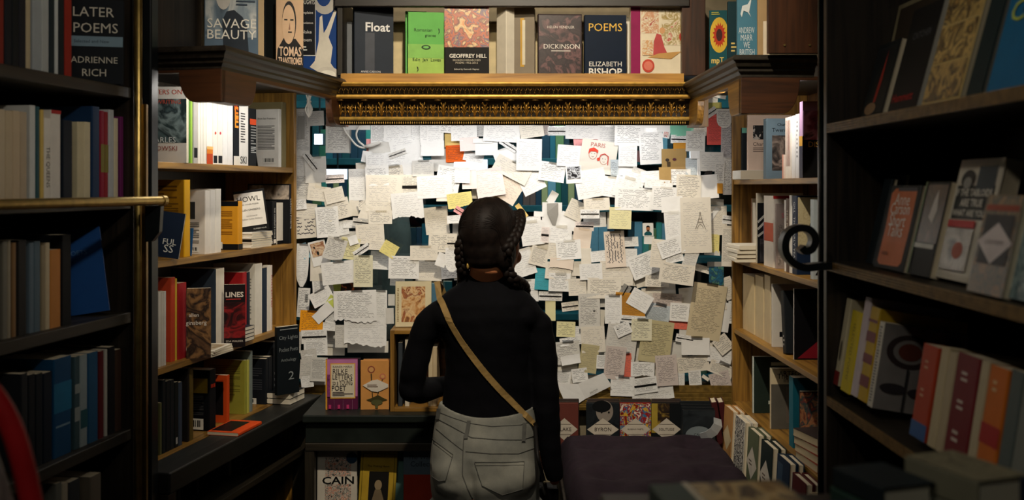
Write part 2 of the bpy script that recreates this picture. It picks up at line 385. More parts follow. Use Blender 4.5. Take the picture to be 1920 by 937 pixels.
m.build('carved_ovals', paint((110, 84, 44), .4, .8, .3, 80, name='dull_gilding'), cor, smooth=True)
# back boards, posts and beam of the top shelf
struct(bx(-.575, 3.575, 2.036, .575, 3.598, 2.245).build('trim_2', paint((222, 204, 160), .7)), 'cream board behind the books on the top shelf', 'trim')
struct(bx(-.60, 3.36, 2.268, .60, 3.385, 2.34).build('trim_3', DARK['X'], bevel=.003), 'dark beam above the top shelf', 'trim')
struct(bx(-.592, 3.37, 2.036, -.574, 3.60, 2.30).build('trim_4', DIM['Z'], bevel=.002), 'dark upright at the left end of the top shelf', 'trim')
struct(bx(.575, 3.37, 2.036, .655, 3.60, 2.34).build('trim_5', BROWN['Z'], bevel=.002), 'brown wooden upright at the right end of the top shelf', 'trim')

# ================================================================== bookcases
LA = Unit((-.947, 2.65), (.205, .979), 'left'); LL = .868
RA = Unit((.78, 3.5), (.0163, -.9999), 'right'); RL = .925
LN = Unit((-1.075, 1.40), (.151, .989), 'near left'); 
RN = Unit((.664, 2.10), (0, -1), 'near right')
LA.L = LL; RA.L = RL
LZ = [1.727, 1.461, 1.174, .931]; RZ_ = [1.684, 1.411, 1.163, .906]; NZ = [1.900, 1.632, 1.357, 1.075, .80]; QL = 1.1995; RN.L = QL; QZ = [1.793, 1.503, 1.219]
def smooth_arch(pts):
    return pts
# ---- left alcove bookcase
lb = thing('bookcase', 'tall honey brown wooden bookcase left of the window with arched canopy', 'bookcase', LA.M)
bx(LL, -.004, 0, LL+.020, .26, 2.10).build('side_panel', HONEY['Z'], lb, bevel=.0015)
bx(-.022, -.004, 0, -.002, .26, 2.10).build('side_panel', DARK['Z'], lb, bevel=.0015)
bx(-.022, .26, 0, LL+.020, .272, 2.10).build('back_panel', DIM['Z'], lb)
for z in LZ[:3]: bx(-.001, 0, z-.018, LL-.0005, .2595, z).build('shelf', HONEY['X'], lb, bevel=.0012)
bx(-.001, 0, LZ[3]-.018, LL-.0005, .2595, LZ[3]).build('shelf', HONEY['X'], lb, bevel=.0012)
bx(-.10, -.10, LZ[3]-.055, LL+.015, -.004, LZ[3]+.001).build('ledge', LEDGE, lb, bevel=.004)
bx(-.001, -.06, .735, LL-.0005, .2595, .755).build('lower_shelf', DIM['X'], lb, bevel=.002)
bx(LL-.02, -.095, 0, LL+.012, -.006, LZ[3]-.056).build('lower_post', DIM['Z'], lb, bevel=.002)
bx(-.10, -.095, 0, -.06, -.006, LZ[3]-.056).build('lower_post', DARK['Z'], lb, bevel=.002)
bx(-.05, -.05, 0, LL-.025, -.03, .50).build('plinth', LEDGE, lb, bevel=.002)
CXa, CYa = -.092, -.245      # near front corner of the canopy
prof = [(0, 2.016), (-.006, 2.016), (-.012, 2.008), (-.012, 2.002), (-.004, 1.996), (-.001, 1.986), (.006, 1.980), (.006, 1.974), (.014, 1.966), (.014, 1.958), (.04, 1.958), (.04, 2.010)]
MB().loft([[(LL-.03, CYa+y, z) for y, z in prof], [(CXa+y, CYa+y, z) for y, z in prof], [(CXa+y, 0, z) for y, z in prof]]).build('canopy_moulding', DARK['X'], lb, bevel=.0006)
bx(CXa+.03, CYa+.03, 1.990, LL-.005, .26, 2.012).build('canopy_board', DARK['X'], lb, bevel=.002)
def side_apron(X0, X1, hz0, hz1, top, br0, br1, nm, unit, Yf, mat, parent):
    # board hung along local X between two brackets with an arch between them
    pts = [(X0, top), (X0, hz0), (X0+br0, hz0)]
    a0, a1 = X0+br0, X1-br1; H = top-.016
    for i in range(1, 9): w = i/8*math.pi/2; pts.append((a0+.055*math.sin(w)*.9, hz0+(H-hz0)*(1-math.cos(w))))
    for i in range(0, 8): w = (8-i)/8*math.pi/2; pts.append((a1-.055*math.sin(w)*.9, hz1+(H-hz1)*(1-math.cos(w))))
    pts += [(a1, hz1), (X1, hz1), (X1, top)]
    return MB().prism(pts, Yf, Yf+.022, 'Y').build(nm, mat, parent, bevel=.0015)
def end_apron(Y0, Y1, hz, top, br, nm, Xf, th, mat, parent):
    pts = [(Y0, top), (Y0, hz), (Y0+br, hz)]; H = top-.010
    for i in range(1, 11): w = i/10*math.pi/2; pts.append((Y0+br+.045*math.sin(w), hz+(H-hz)*(1-math.cos(w))))
    pts += [(Y1, H), (Y1, top)]
    return MB().prism(pts, Xf, Xf+th, 'X').build(nm, mat, parent, bevel=.0015)
side_apron(CXa+.015, LL-.06, 1.876, 1.864, 1.962, .145, .105, 'canopy_apron', LA, CYa+.015, BROWN['X'], lb)
end_apron(CYa+.015, 0, 1.876, 1.962, .074, 'end_apron', CXa+.014, .024, BROWN['Y'], lb)
bx(CXa+.04, CYa+.037, 1.876, CXa+.14, CYa+.06, 1.962).build('bracket', BROWN['Z'], lb)
bx(LL-.115, CYa+.037, 1.864, LL-.06, CYa+.075, 1.962).build('bracket', BROWN['Z'], lb)
bx(.02, .0, 2.012, .33, .02, 2.45).build('upper_panel', DARK['Z'], lb, T(-.12, -.02, 0))
# ---- right alcove bookcase
rb = thing('bookcase', 'honey brown wooden bookcase right of the window with bracketed canopy', 'bookcase', RA.M)
bx(-.020, -.004, 0, -.001, .26, 2.10).build('side_panel', HONEY['Z'], rb, bevel=.0015)
bx(RL, -.004, 0, RL+.018, .26, 2.10).build('side_panel', HONEY['Z'], rb, bevel=.0015)
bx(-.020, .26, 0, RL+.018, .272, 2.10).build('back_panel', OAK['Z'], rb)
for z in RZ_: bx(-.0005, 0, z-.016, RL-.0005, .2595, z).build('shelf', HONEY['X'], rb, bevel=.0012)
DX1, DY = .897, -.208
MB().loft([[(.12, DY+y, z-.012) for y, z in prof], [(DX1-y, DY+y, z-.012) for y, z in prof], [(DX1-y, 0, z-.012) for y, z in prof]]).build('canopy_moulding', DIM['X'], rb, bevel=.0006)
bx(.01, DY+.03, 1.980, DX1-.03, .26, 2.000).build('canopy_board', DIM['X'], rb, bevel=.002)
side_apron(.14, DX1-.015, 1.858, 1.852, 1.950, .13, .10, 'canopy_apron', RA, DY+.015, HONEY['X'], rb)
end_apron(DY+.015, .02, 1.852, 1.950, .11, 'end_apron', DX1-.04, .026, BROWN['Y'], rb)
bx(.14, DY+.037, 1.858, .225, DY+.07, 1.95).build('bracket', HONEY['Z'], rb)
up = bx(0, 0, 0, .14, .02, .42).build('upper_panel', BROWN['Z'], rb, RA.M.inverted() @ T(.660, 2.56, 2.004))
m = MB()
for dx in (.04, .105): m.tube([(dx, -.003, .02), (dx, .0, .02)], .003, 8)
m.build('screw_heads', BRASS, up)
# ---- near left bookcase
nb = thing('bookcase', 'dark near bookcase at the left edge with brass rail along one shelf', 'bookcase', LN.M)
NL = LN.u(247); LN.L = NL
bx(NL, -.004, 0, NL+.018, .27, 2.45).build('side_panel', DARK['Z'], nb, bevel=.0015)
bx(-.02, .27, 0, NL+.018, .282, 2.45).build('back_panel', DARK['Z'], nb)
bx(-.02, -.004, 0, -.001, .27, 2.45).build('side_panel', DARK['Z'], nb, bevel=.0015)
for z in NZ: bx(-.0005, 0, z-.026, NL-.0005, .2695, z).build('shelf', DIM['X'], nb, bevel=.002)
pole = P(259, 0, 2.40); rl = thing('ladder_rail', 'brass ladder rail running along the near left bookcase with black bracket', 'rail')
a = LN.M @ Vector((0, -.02, 1.640)); b = P(304, 376, 2.38)
d_ = (b-a).normalized(); a = Vector((a.x, a.y, 1.627)); b = Vector((b.x, b.y, 1.627))
MB().tube([a, b], .0105, 14).build('rail', BRASS, rl, smooth=False)
MB().tube([b-d_*.004, b+d_*.010], [.0125, .0125], 14).build('end_cap', BRASS, rl)
q = P(292, 395, 2.38); m = MB().prism([(-.022, -.012), (.016, -.012), (.012, -.075), (-.006, -.098), (-.022, -.098)], q.y-.012, q.y+.012, 'Y')
m.build('bracket', BLACKP, rl, T(q.x, 0, 1.627), bevel=.002)
pl = thing('brass_pole', 'upright brass pole at the end of the near left bookcase', 'pole', T(pole.x, 2.40, 0))
MB().tube([(0, 0, 0), (0, 0, 2.9)], .0095, 16).build('pole', BRASS, pl, smooth=True)
bx(.008, .004, 0, .018, .018, 1.86).build('brass_strip', paint((128, 100, 52), .35, 1, .2), pl, bevel=.001)
struct(bx(P(274, 0, 2.5).x, 2.47, 0, P(292, 0, 2.5).x, 2.52, 3.2).build('trim_6', BLACKP, bevel=.004), 'black painted post between the two left bookcases', 'trim')
# ---- near right bookcase
qb = thing('bookcase', 'dark near bookcase at the right edge with tilted plywood display shelves', 'bookcase', RN.M)
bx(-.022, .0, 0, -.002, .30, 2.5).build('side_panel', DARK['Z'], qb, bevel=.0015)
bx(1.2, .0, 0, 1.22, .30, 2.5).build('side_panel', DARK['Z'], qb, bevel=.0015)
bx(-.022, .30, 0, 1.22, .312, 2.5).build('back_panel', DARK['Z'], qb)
PLY = paint((120, 94, 54), .5, 0, .35, 60, name='plywood_edge')
for z in QZ:
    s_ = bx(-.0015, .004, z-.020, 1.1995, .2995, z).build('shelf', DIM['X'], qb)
    m = MB()
    for k in range(4): m.box(-.0015, .0, z-.0195+k*.005, 1.1995, .0038, z-.0155+k*.005)
    m.build('plywood_edge', PLY, s_)
pz = P(1552, 0, 2.16); pipe = thing('pipe', 'glossy black iron pipe rising beside the near right bookcase', 'pipe', T(pz.x, 2.16, 0))
MB().tube([(0, 0, 0), (0, 0, 3.2)], .021, 20).build('pipe_shaft', paint((10, 18, 20), .22, 0, .3, 18, .5), pipe, smooth=True)
m = MB()
for z in (.4, 2.45): m.tube([(0, 0, z-.02), (0, 0, z+.02)], .026, 20)
m.build('pipe_collar', BLACKP, pipe)
# scroll bracket
sc = thing('scroll_bracket', 'curled black wrought iron bracket at the end of the middle right shelf', 'bracket', T(0, 2.08, 0))
pp = [(1562, 497), (1530, 499), (1508, 501), (1488, 494), (1473, 478), (1469, 458), (1476, 438), (1492, 428), (1510, 428), (1522, 438), (1525, 452), (1519, 466), (1507, 470), (1500, 463)]
def cr(pts, n=6):
    out = []
    for i in range(len(pts)-1):
        p0, p1, p2, p3 = pts[max(i-1, 0)], pts[i], pts[i+1], pts[min(i+2, len(pts)-1)]
        for k in range(n):
            t = k/n; out.append(p1*.5*2*1+(p2-p0)*.5*t+(p0*2-p1*5+p2*4-p3)*.5*t*t+(p1*3-p0-p2*3+p3)*.5*t**3)
    out.append(pts[-1]); return out
pv = cr([Vector((P(x, y, 2.08).x, P(x, y, 2.08).z)) for x, y in pp]); m = MB(); rings = []
for i, c in enumerate(pv):
    tg = (pv[min(i+1, len(pv)-1)]-pv[max(i-1, 0)]).normalized(); nn = Vector((-tg.y, tg.x)); th = .0075
    rings.append([(c.x+nn.x*th, -.016, c.y+nn.y*th), (c.x+nn.x*th, .016, c.y+nn.y*th), (c.x-nn.x*th, .016, c.y-nn.y*th), (c.x-nn.x*th, -.016, c.y-nn.y*th)])
m.loft(rings).build('scroll', BLACKP, sc, bevel=.002)

# ================================================================== counter, bench, crate
co = thing('counter', 'dark green painted counter under the window with open book shelf', 'counter', T(0, 0, 0))
GRN = paint((30, 35, 32), .42, 0, .25, 14, .15, name='dark_green_paint')
CZt = .937; cy0 = 3.17; cxl, cxr = -.664, .10
bx(cxl, cy0-.02, CZt-.024, cxr, 3.528, CZt).build('counter_top', GRN, co, bevel=.004)
bx(cxl+.006, cy0, .845, cxr-.004, cy0+.02, CZt-.024).build('fascia', GRN, co, bevel=.002)
bx(cxl+.006, cy0-.006, .82, cxr-.004, cy0+.014, .845).build('rail', DIM['X'], co, bevel=.002)
bx(cxl+.004, cy0-.003, 0, cxl+.035, cy0+.03, .82).build('post', DIM['Z'], co, bevel=.002)
bx(cxr-.03, cy0, 0, cxr, 3.528, CZt-.024).build('end_panel', GRN, co, bevel=.002)
bx(cxl, cy0+.03, 0, cxl+.02, 3.528, CZt-.024).build('end_panel', GRN, co, bevel=.002)
bx(cxl+.02, 3.51, 0, cxr-.03, 3.528, CZt-.024).build('back_panel', GRN, co)
bx(cxl+.02, cy0+.005, .575, cxr-.03, 3.51, .597).build('shelf', DIM['X'], co, bevel=.002)
bx(cxl+.035, cy0+.02, 0, cxr-.03, cy0+.035, .08).build('plinth', GRN, co)
BZ = .745
bn = thing('bench', 'dark wooden window bench carrying the purple cushion and pocket books', 'bench', T(0, 0, 0))
bx(.150, 2.30, BZ-.03, .775, 3.527, BZ).build('bench_board', DARK['X'], bn, bevel=.003)
bx(.160, 2.32, 0, .765, 2.345, BZ-.03).build('front_panel', DARK['X'], bn, bevel=.003)
bx(.160, 2.345, 0, .185, 3.52, BZ-.03).build('side_panel', DARK['Y'], bn)
bx(.74, 2.345, 0, .765, 3.52, BZ-.03).build('side_panel', DARK['Y'], bn)
# tufted cushion
cu = thing('bench_cushion', 'wrinkled dark purple tufted cushion lying on the window bench', 'cushion', T(.4285, 2.86, BZ))
nx, ny = 56, 72; W_, D_, H_ = .543, 1.02, .085; vs = []; rr = random.Random(5)
tuft = [(-.15, -.33), (.15, -.33), (-.15, 0), (.15, 0), (-.15, .33), (.15, .33), (0, -.17), (0, .17)]
def chh(x, y):
    e = min(W_/2-abs(x), D_/2-abs(y)); h = H_*(1-max(0, 1-e/.05)**2.2*.75)
    for tx, ty in tuft:
        d = math.hypot(x-tx, y-ty); h -= .022*math.exp(-(d/.035)**2); h += .006*math.exp(-((d-.09)/.03)**2)
    h += .004*math.sin(23*x+9*y)*math.sin(17*y-11*x)+.003*math.sin(41*x-37*y)
    return h
top = [[(-W_/2+W_*i/nx, -D_/2+D_*j/ny) for i in range(nx+1)] for j in range(ny+1)]
m = MB(); vv = []; ff = []
for j in range(ny+1):
    for i in range(nx+1): x, y = top[j][i]; vv.append((x, y, chh(x, y)))
k0 = len(vv)
for j in range(ny+1):
    for i in range(nx+1): x, y = top[j][i]; vv.append((x*.985, y*.985, .0005))
idx = lambda i, j: j*(nx+1)+i
for j in range(ny):
    for i in range(nx):
        ff.append((idx(i, j), idx(i+1, j), idx(i+1, j+1), idx(i, j+1))); ff.append((k0+idx(i, j+1), k0+idx(i+1, j+1), k0+idx(i+1, j), k0+idx(i, j)))
for i in range(nx): ff += [(idx(i, 0), k0+idx(i, 0), k0+idx(i+1, 0), idx(i+1, 0)), (idx(i+1, ny), k0+idx(i+1, ny), k0+idx(i, ny), idx(i, ny))]
for j in range(ny): ff += [(idx(0, j+1), k0+idx(0, j+1), k0+idx(0, j), idx(0, j)), (idx(nx, j), k0+idx(nx, j), k0+idx(nx, j+1), idx(nx, j+1))]
m.add(vv, ff).build('cushion_pad', paint((38, 27, 35), .9, 0, .2, 40, .4, name='purple_cotton'), cu, smooth=True)
m = MB()
for tx, ty in tuft: m.ball((tx, ty, chh(tx, ty)+.002), (.009, .009, .005), 10, 6)
m.build('tuft_buttons', paint((34, 25, 32), .7, name='dark_button'), cu, smooth=True)
# wooden crate on the counter
k_ = P(733, 770, 3.22); ck = thing('wooden_crate', 'small open wooden crate standing on the counter behind the woman', 'crate', T(k_.x, 3.20, CZt+.0004))
cw, chh_, cdp = .20, .262, .17
for nm, a in (('side_panel', (0, 0, 0, .013, cdp, chh_)), ('side_panel', (cw-.013, 0, 0, cw, cdp, chh_)), ('top_board', (.0131, 0, chh_-.013, cw-.0131, cdp, chh_)), ('bottom_board', (.0131, 0, 0, cw-.0131, cdp, .013)), ('back_board', (.0131, cdp-.008, .0131, cw-.0131, cdp, chh_-.0131))):
    bx(*a).build(nm, (OAK if nm == 'back_board' else HONEY)['Z' if nm == 'side_panel' else 'X'], ck, bevel=.001)
# ================================================================== books on the top shelf
WH = (236, 230, 216); CR = (224, 208, 176); BK = (16, 17, 20); INK = (30, 28, 28); NAVY = (14, 26, 46); GR = (120, 118, 112)
TZ = 2.036; g = 'books displayed on the top shelf'; TS = 'on the top shelf'
def topb(label, px0, px1, pyt, Y, t, c, dec, yaw=0, **kw):
    w = (px1-px0)/F*Y; h = CZ-(pyt-HY)/F*Y-TZ
    return stand(label, (px0+px1)/2, 135, Y, w, h, t, c, dec, yaw, 0, 0, z=TZ, grp=g, **kw)
topb('slate blue book titled Float, face out '+TS, 664, 737, 12, 3.42, .022, (40, 48, 60), [('r','f',.28,.02,.52,.62,(70,74,84)),('t','f','*Float',.6,.70,.62,(236,236,236)),('t','f','ANNE CARSON',.42,.07,.5,(230,230,230))], 12, hard=True)
topb('thin grey book half hidden behind the slate Float book', 650, 690, 42, 3.475, .012, (112, 116, 120), [], 10)
topb('second slate copy tucked behind the slate Float book', 662, 700, 14, 3.455, .016, (66, 74, 84), [], 12)
topb('bright green to yellow book with handwritten cover '+TS, 765, 832, 24, 3.40, .020, (110, 190, 92), [('r','f',0,0,1,.28,(170,206,96)),('r','f',0,.28,1,.5,(140,200,94)),('t','f','Romanian',.42,.72,.5,(34,60,30)),('t','f','gitanos',.62,.63,.3,(34,60,30)),('e','f',.5,.45,.13,.035,(34,70,30)),('e','f',.5,.45,.08,.02,(120,196,96)),('t','f','Edin  Jan  Loves',.52,.25,.78,(34,60,30)),('p','f',[(.24,.06),(.29,.09),(.28,.14),(.24,.15),(.27,.10)],(20,30,16)),('p','f',[(.84,.66),(.88,.69),(.87,.74),(.84,.75),(.86,.70)],(20,30,16))], 8)
topb('second green copy just behind the bright green book', 760, 800, 22, 3.435, .010, (104, 186, 96), [], 8)
topb('thick book with a fiery painted landscape over a black band', 834, 917, 14, 3.40, .045, (22, 20, 20), [('a','f',0,.41,1,1,[(226,140,70),(240,206,150),(120,60,50),(214,110,60),(90,80,110),(236,190,110)],26,3),('t','f','*GEOFFREY HILL',.53,.285,.84,(240,236,226)),('t','f','BROKEN HIERARCHIES',.5,.225,.62,(200,190,170)),('t','f','POEMS 1952-2012',.5,.185,.5,(200,190,170)),('t','f','Edited by Kenneth Haynes',.5,.09,.55,(220,214,200))], 1)
topb('thick white book turned to show its lettered spine', 938, 957, 13, 3.42, .055, (232, 224, 206), [('t','s','',.5,.5,.1,GR)] if False else [], 38)
topb('thick grey-brown slipcase book with yellow label '+TS, 957, 1003, 17, 3.45, .05, (142, 130, 112), [('r','f',.42,.15,.58,.85,(206,160,60)),('r','f',.50,.18,.62,.82,(226,216,190))], -4)
topb('dark brown flower patterned book with white lettering '+TS, 1008, 1090, 28, 3.41, .03, (50, 38, 40), [('a','f',.02,.02,.98,.98,[(40,30,34),(64,50,52),(44,34,38),(120,84,84),(52,40,44)],16,5),('t','f','HELEN VENDLER',.52,.79,.62,(230,222,214)),('t','f','DICKINSON',.54,.48,.82,(244,238,230)),('r','f',.3,.40,.74,.415,(220,214,206))], 3, hard=True)
topb('navy book with yellow POEMS title '+TS, 1095, 1173, 30, 3.41, .035, (10, 28, 50), [('t','f','POEMS',.5,.80,.8,(232,190,84)),('t','f','ELIZABETH',.5,.20,.78,(238,236,230)),('t','f','*BISHOP',.5,.07,.8,(238,236,230))], 2)
topb('large cream illustrated book with magenta cloth spine '+TS, 1181, 1286, 15, 3.41, .03, (238, 226, 198), [('r','f',0,0,.17,1,(150,36,88)),('a','f',.19,.62,.5,.97,[(238,226,198),(238,226,198),(214,150,110),(238,226,198),(190,80,70)],40,2),('a','f',.55,.45,.98,.97,[(238,226,198),(238,226,198),(176,150,80),(238,226,198),(200,70,60)],34,9),('p','f',[(.40,.30),(.52,.28),(.66,.32),(.6,.42),(.54,.60),(.46,.62),(.41,.5)],(196,84,84)),('e','f',.56,.66,.05,.045,(224,170,120)),('p','f',[(.3,.27),(.72,.25),(.9,.36),(.5,.33)],(206,160,96)),('e','f',.31,.15,.11,.095,(206,80,64)),('e','f',.31,.15,.08,.065,(228,130,110)),('e','f',.93,.57,.07,.07,(196,70,60)),('a','f',.2,.3,.4,.52,[(238,226,198),(220,160,100),(238,226,198),(200,110,80)],40,6)], 3, hard=True)
topb('white paperback peeking from behind the navy poems book', 1160, 1184, 33, 3.455, .012, WH, [], 0)
# ---- on the left canopy (placed in the bookcase frame, covers turned to the room)
CT = 2.0125; g = 'books standing on the left canopy'
def can(label, un, px, v, wpx, pyt, t, c, dec, yaw, **kw):
    u = un.u(px, v); p = un.M @ Vector((u, v, 0)); w = wpx/F*p.y; z = kw.pop('z', CT); h = CZ-(pyt-HY)/F*p.y-z
    return book(label, T(p.x, p.y, z+.0004) @ Rz(yaw), w, h, t, c, dec, group=kw.pop('grp', g), **kw)
can('blue-grey book titled Savage Beauty standing on the left canopy', LA, 434, -.10, 96, -40, .03, (92, 112, 132), [('a','f',.02,.3,.98,.98,[(38,48,58),(96,116,134),(140,156,168),(200,204,204),(90,108,124)],9,4),('p','f',[(.36,.10),(.34,.50),(.42,.60),(.56,.62),(.72,.54),(.80,.44),(.84,.10)],(44,52,62)),('e','f',.36,.78,.14,.16,(206,202,196)),('t','f','SAVAGE',.52,.46,.92,(244,240,230)),('t','f','BEAUTY',.52,.33,.92,(244,240,230)),('l','f',.6,.66,.96,.78,(70,84,100),3)], 10, hard=True)
can('cream paperback fore-edge between the blue-grey and the black canopy books', LA, 484, -.075, 20, -40, .02, (206, 180, 140), [], 22)
can('black poetry book with teal lettered spine on the left canopy', LA, 500, -.085, 34, -60, .04, (14, 20, 24), [('s','s','ERIGHT SOYRAT',.45,.40,.42,(38,120,140)),('s','s','NSTERMER',.45,.78,.3,(220,216,206))], 62)
can('tan book with a drawn face and hand lettered title on the left canopy', LA, 543, -.168, 50, -5, .022, (222, 186, 150), [('p','f',[(0,0),(1,0),(1,.30),(.72,.44),(.3,.46),(.06,.30)],(20,18,20)),('e','f',.48,.66,.26,.28,(20,18,20)),('e','f',.46,.63,.24,.26,(226,190,154)),('r','f',.3,.68,.42,.70,(20,18,20)),('r','f',.52,.68,.64,.70,(20,18,20)),('r','f',.44,.52,.58,.535,(20,18,20)),('p','f',[(.46,.56),(.50,.66),(.52,.56)],(150,110,90)),('t','f','*TOMAS',.52,.27,.82,(238,206,176),.13),('t','f','*TRANSTROMER',.53,.145,.88,(238,206,176),.10),('t','f','bright scythe',.5,.05,.4,(220,200,180))], 14)
can('large blue book with a white sculpture and black title panel on the left canopy', LA, 589, -.112, 92, -30, .02, (14, 62, 132), [('e','f',.72,.86,.26,.17,(196,192,184)),('e','f',.70,.88,.15,.11,(14,62,132)),('p','f',[(.52,.22),(.60,.42),(.62,.66),(.67,.68),(.70,.5),(.76,.55),(.92,.74),(.96,.72),(.80,.46),(.88,.36),(.84,.2),(.98,.1),(.7,.08),(.42,.16)],(226,220,206)),('e','f',.78,.09,.24,.075,(214,208,196)),('e','f',.78,.085,.16,.045,(240,236,224)),('r','f',.12,.27,.54,.97,(220,220,216)),('r','f',.13,.28,.53,.96,(12,14,22)),('t','f','NIGHT',.36,.88,.3,(236,236,232),.05),('t','f','THOUGHTS',.34,.81,.36,(236,236,232),.045),('t','f','Complaint',.34,.70,.3,(236,236,232)),('t','f','Consolation',.34,.60,.3,(236,236,232)),('t','f','Blake',.36,.51,.2,(236,236,232)),('t','f','Poem',.36,.43,.2,(236,236,232)),('l','f',.2,.31,.5,.37,(220,220,216),2)], 4)
# ---- on the right canopy
g2 = 'books standing on the right canopy'
can('teal booklet with a yellow sun emblem on the right canopy', RA, 1349, -.10, 38, 20, .010, (20, 84, 92), [('e','f',.48,.66,.45,.245,(232,190,60)),('p','f',[(.48+(.33 if q_%2 else .24)*math.cos(q_*math.pi/16),.66+(.18 if q_%2 else .13)*math.sin(q_*math.pi/16)) for q_ in range(32)],(200,60,30)),('e','f',.48,.66,.15,.085,(70,34,30)),('t','f','*mpT',.4,.30,.6,(236,206,110),.11),('l','f',.1,.93,.8,.98,(200,196,90),2)], -6, z=2.0005, grp=g2)
can('dark teal book between the sun booklet and the light blue book', RA, 1374, -.11, 20, 4, .02, (18, 52, 60), [('l','f',.3,.3,.9,.45,(214,190,110),3)], -4, z=2.0005, grp=g2)
can('light blue book with a white leaping hare on the right canopy', RA, 1401, -.115, 39, -24, .018, (76, 128, 150), [('t','f','ANDREW',.45,.46,.74,(214,224,226),.075),('t','f','MARR',.45,.37,.55,(214,224,226),.075),('t','f','WE',.45,.28,.3,(214,224,226),.075),('t','f','BRITISH',.47,.19,.7,(214,224,226),.075),('l','f',.15,.08,.8,.11,(190,206,210),1),('p','f',[(.16,.66),(.24,.76),(.5,.78),(.7,.88),(.62,.76),(.56,.68),(.66,.62),(.5,.68),(.3,.70),(.22,.62)],(224,230,230)),('r','f',.94,0,.96,1,(150,180,190))], -5, z=2.0005, grp=g2)
can('tan hardback board beside the light blue book on the right canopy', RA, 1431, -.10, 22, -60, .014, (176, 146, 104), [], -8, z=2.0005, grp=g2)
can('thin white booklet leaning against the tan board on the right canopy', RA, 1437, -.125, 12, 40, .006, (222, 206, 180), [], -20, z=2.0005, grp=g2)

# ================================================================== left bookcase
g = 'books on the upper shelf of the left bookcase'; sh = "left bookcase's top shelf"
stand('white and grey novel facing the camera at the near end of the left top shelf', 310, 303, 2.80, .125, .213, .018, (232, 226, 214), [('a','f',0,.26,1,.84,[(30,44,46),(50,66,66),(132,150,148),(40,52,54),(90,110,110)],12,8),('t','f','TTERS ON',.55,.93,.7,(206,90,70)),('t','f','WRITING',.6,.80,.55,(206,90,70)),('t','f','CHARLES',.40,.30,.72,(226,232,228)),('t','f','BUKOWSKI',.42,.19,.75,(150,60,54))], 0, z=LZ[0], grp=g)
run(LA, LZ[0], sh, [
 (352,357,165,(76,130,40),'green paperback spine'), (357.5,361.5,165,(150,190,70),'lime paperback spine'),
 (363,371,172,(180,176,168),'grey white spine with black label',{'d':[('r','s',.1,.08,.9,.22,BK)]}),
 (371.5,376,172,WH,'thin white spine'),(376.5,381,172,WH,'thin white spine'),(381.5,387,172,WH,'white spine'),
 (387.5,399,170,(244,240,230),'white spine with flame orange foot',{'d':[('r','s',0,0,1,.14,(196,70,24)),('r','s',0,.14,1,.20,(226,130,40)),('r','s',0,.20,1,.24,(240,190,110))]}),
 (399.5,408,172,(242,236,224),'white spine with black foot label',{'d':[('r','s',.1,.02,.9,.12,BK),('e','s',.5,.43,.18,.02,(206,80,60))]}),
 (408.5,417.5,172,(242,236,224),'white spine with black foot label and pink dot',{'d':[('r','s',.1,.02,.9,.12,BK),('e','s',.5,.43,.18,.02,(206,80,90))]}),
 (418,427,174,(240,238,234),'plain white spine'),(427.5,437,176,(240,238,234),'plain white spine'),
 (437.5,449,188,(20,24,28),'black spine with orange capital letters',{'d':[('t','s','*R',.5,.93,.7,(216,70,40)),('t','s','*E',.5,.80,.6,(226,130,40)),('t','s','*E',.5,.67,.6,(232,150,50)),('r','s',0,.0,1,.14,WH)]}),
 (449.5,466,196,(240,236,228),'broad white spine with small lines of print',{'d':[('l','s',.1,.36,.6,.86,(60,58,56),12),('t','s','SKI',.4,.09,.7,INK)]}),
 (467,481,204,(24,26,28),'black patterned spine with an orange block',{'d':[('r','s',.1,.72,.95,.82,(216,80,40)),('l','s',.2,.36,.9,.70,(150,150,146),7),('l','s',.2,.22,.9,.34,(200,200,196),4)]}),
 (523,528,205,(226,222,212),'white paperback turned to show its back cover',{'d':[('p','b',[(0,0),(.42,0),(.18,.95),(0,.95)],(20,22,22)),('l','b',.40,.30,.88,.72,(90,88,84),16),('t','b','from San Francisco',.66,.84,.5,(40,38,36)),('c','b',.55,.06,.9,.17)]}),
 (529,537,192,(128,116,80),'tall olive board standing at the far end'),
], g, .018)
g = 'books on the second shelf of the left bookcase'; sh = "left bookcase's second shelf"
stand('navy paperback leaning at the near end of the left second shelf', 300, 484, 2.72, .10, .125, .012, (20, 34, 56), [('t','f','FUL',.7,.35,.35,(226,226,220)),('t','f','SS',.7,.2,.25,(226,226,220))], 8, 4, 8, z=LZ[1], grp=g)
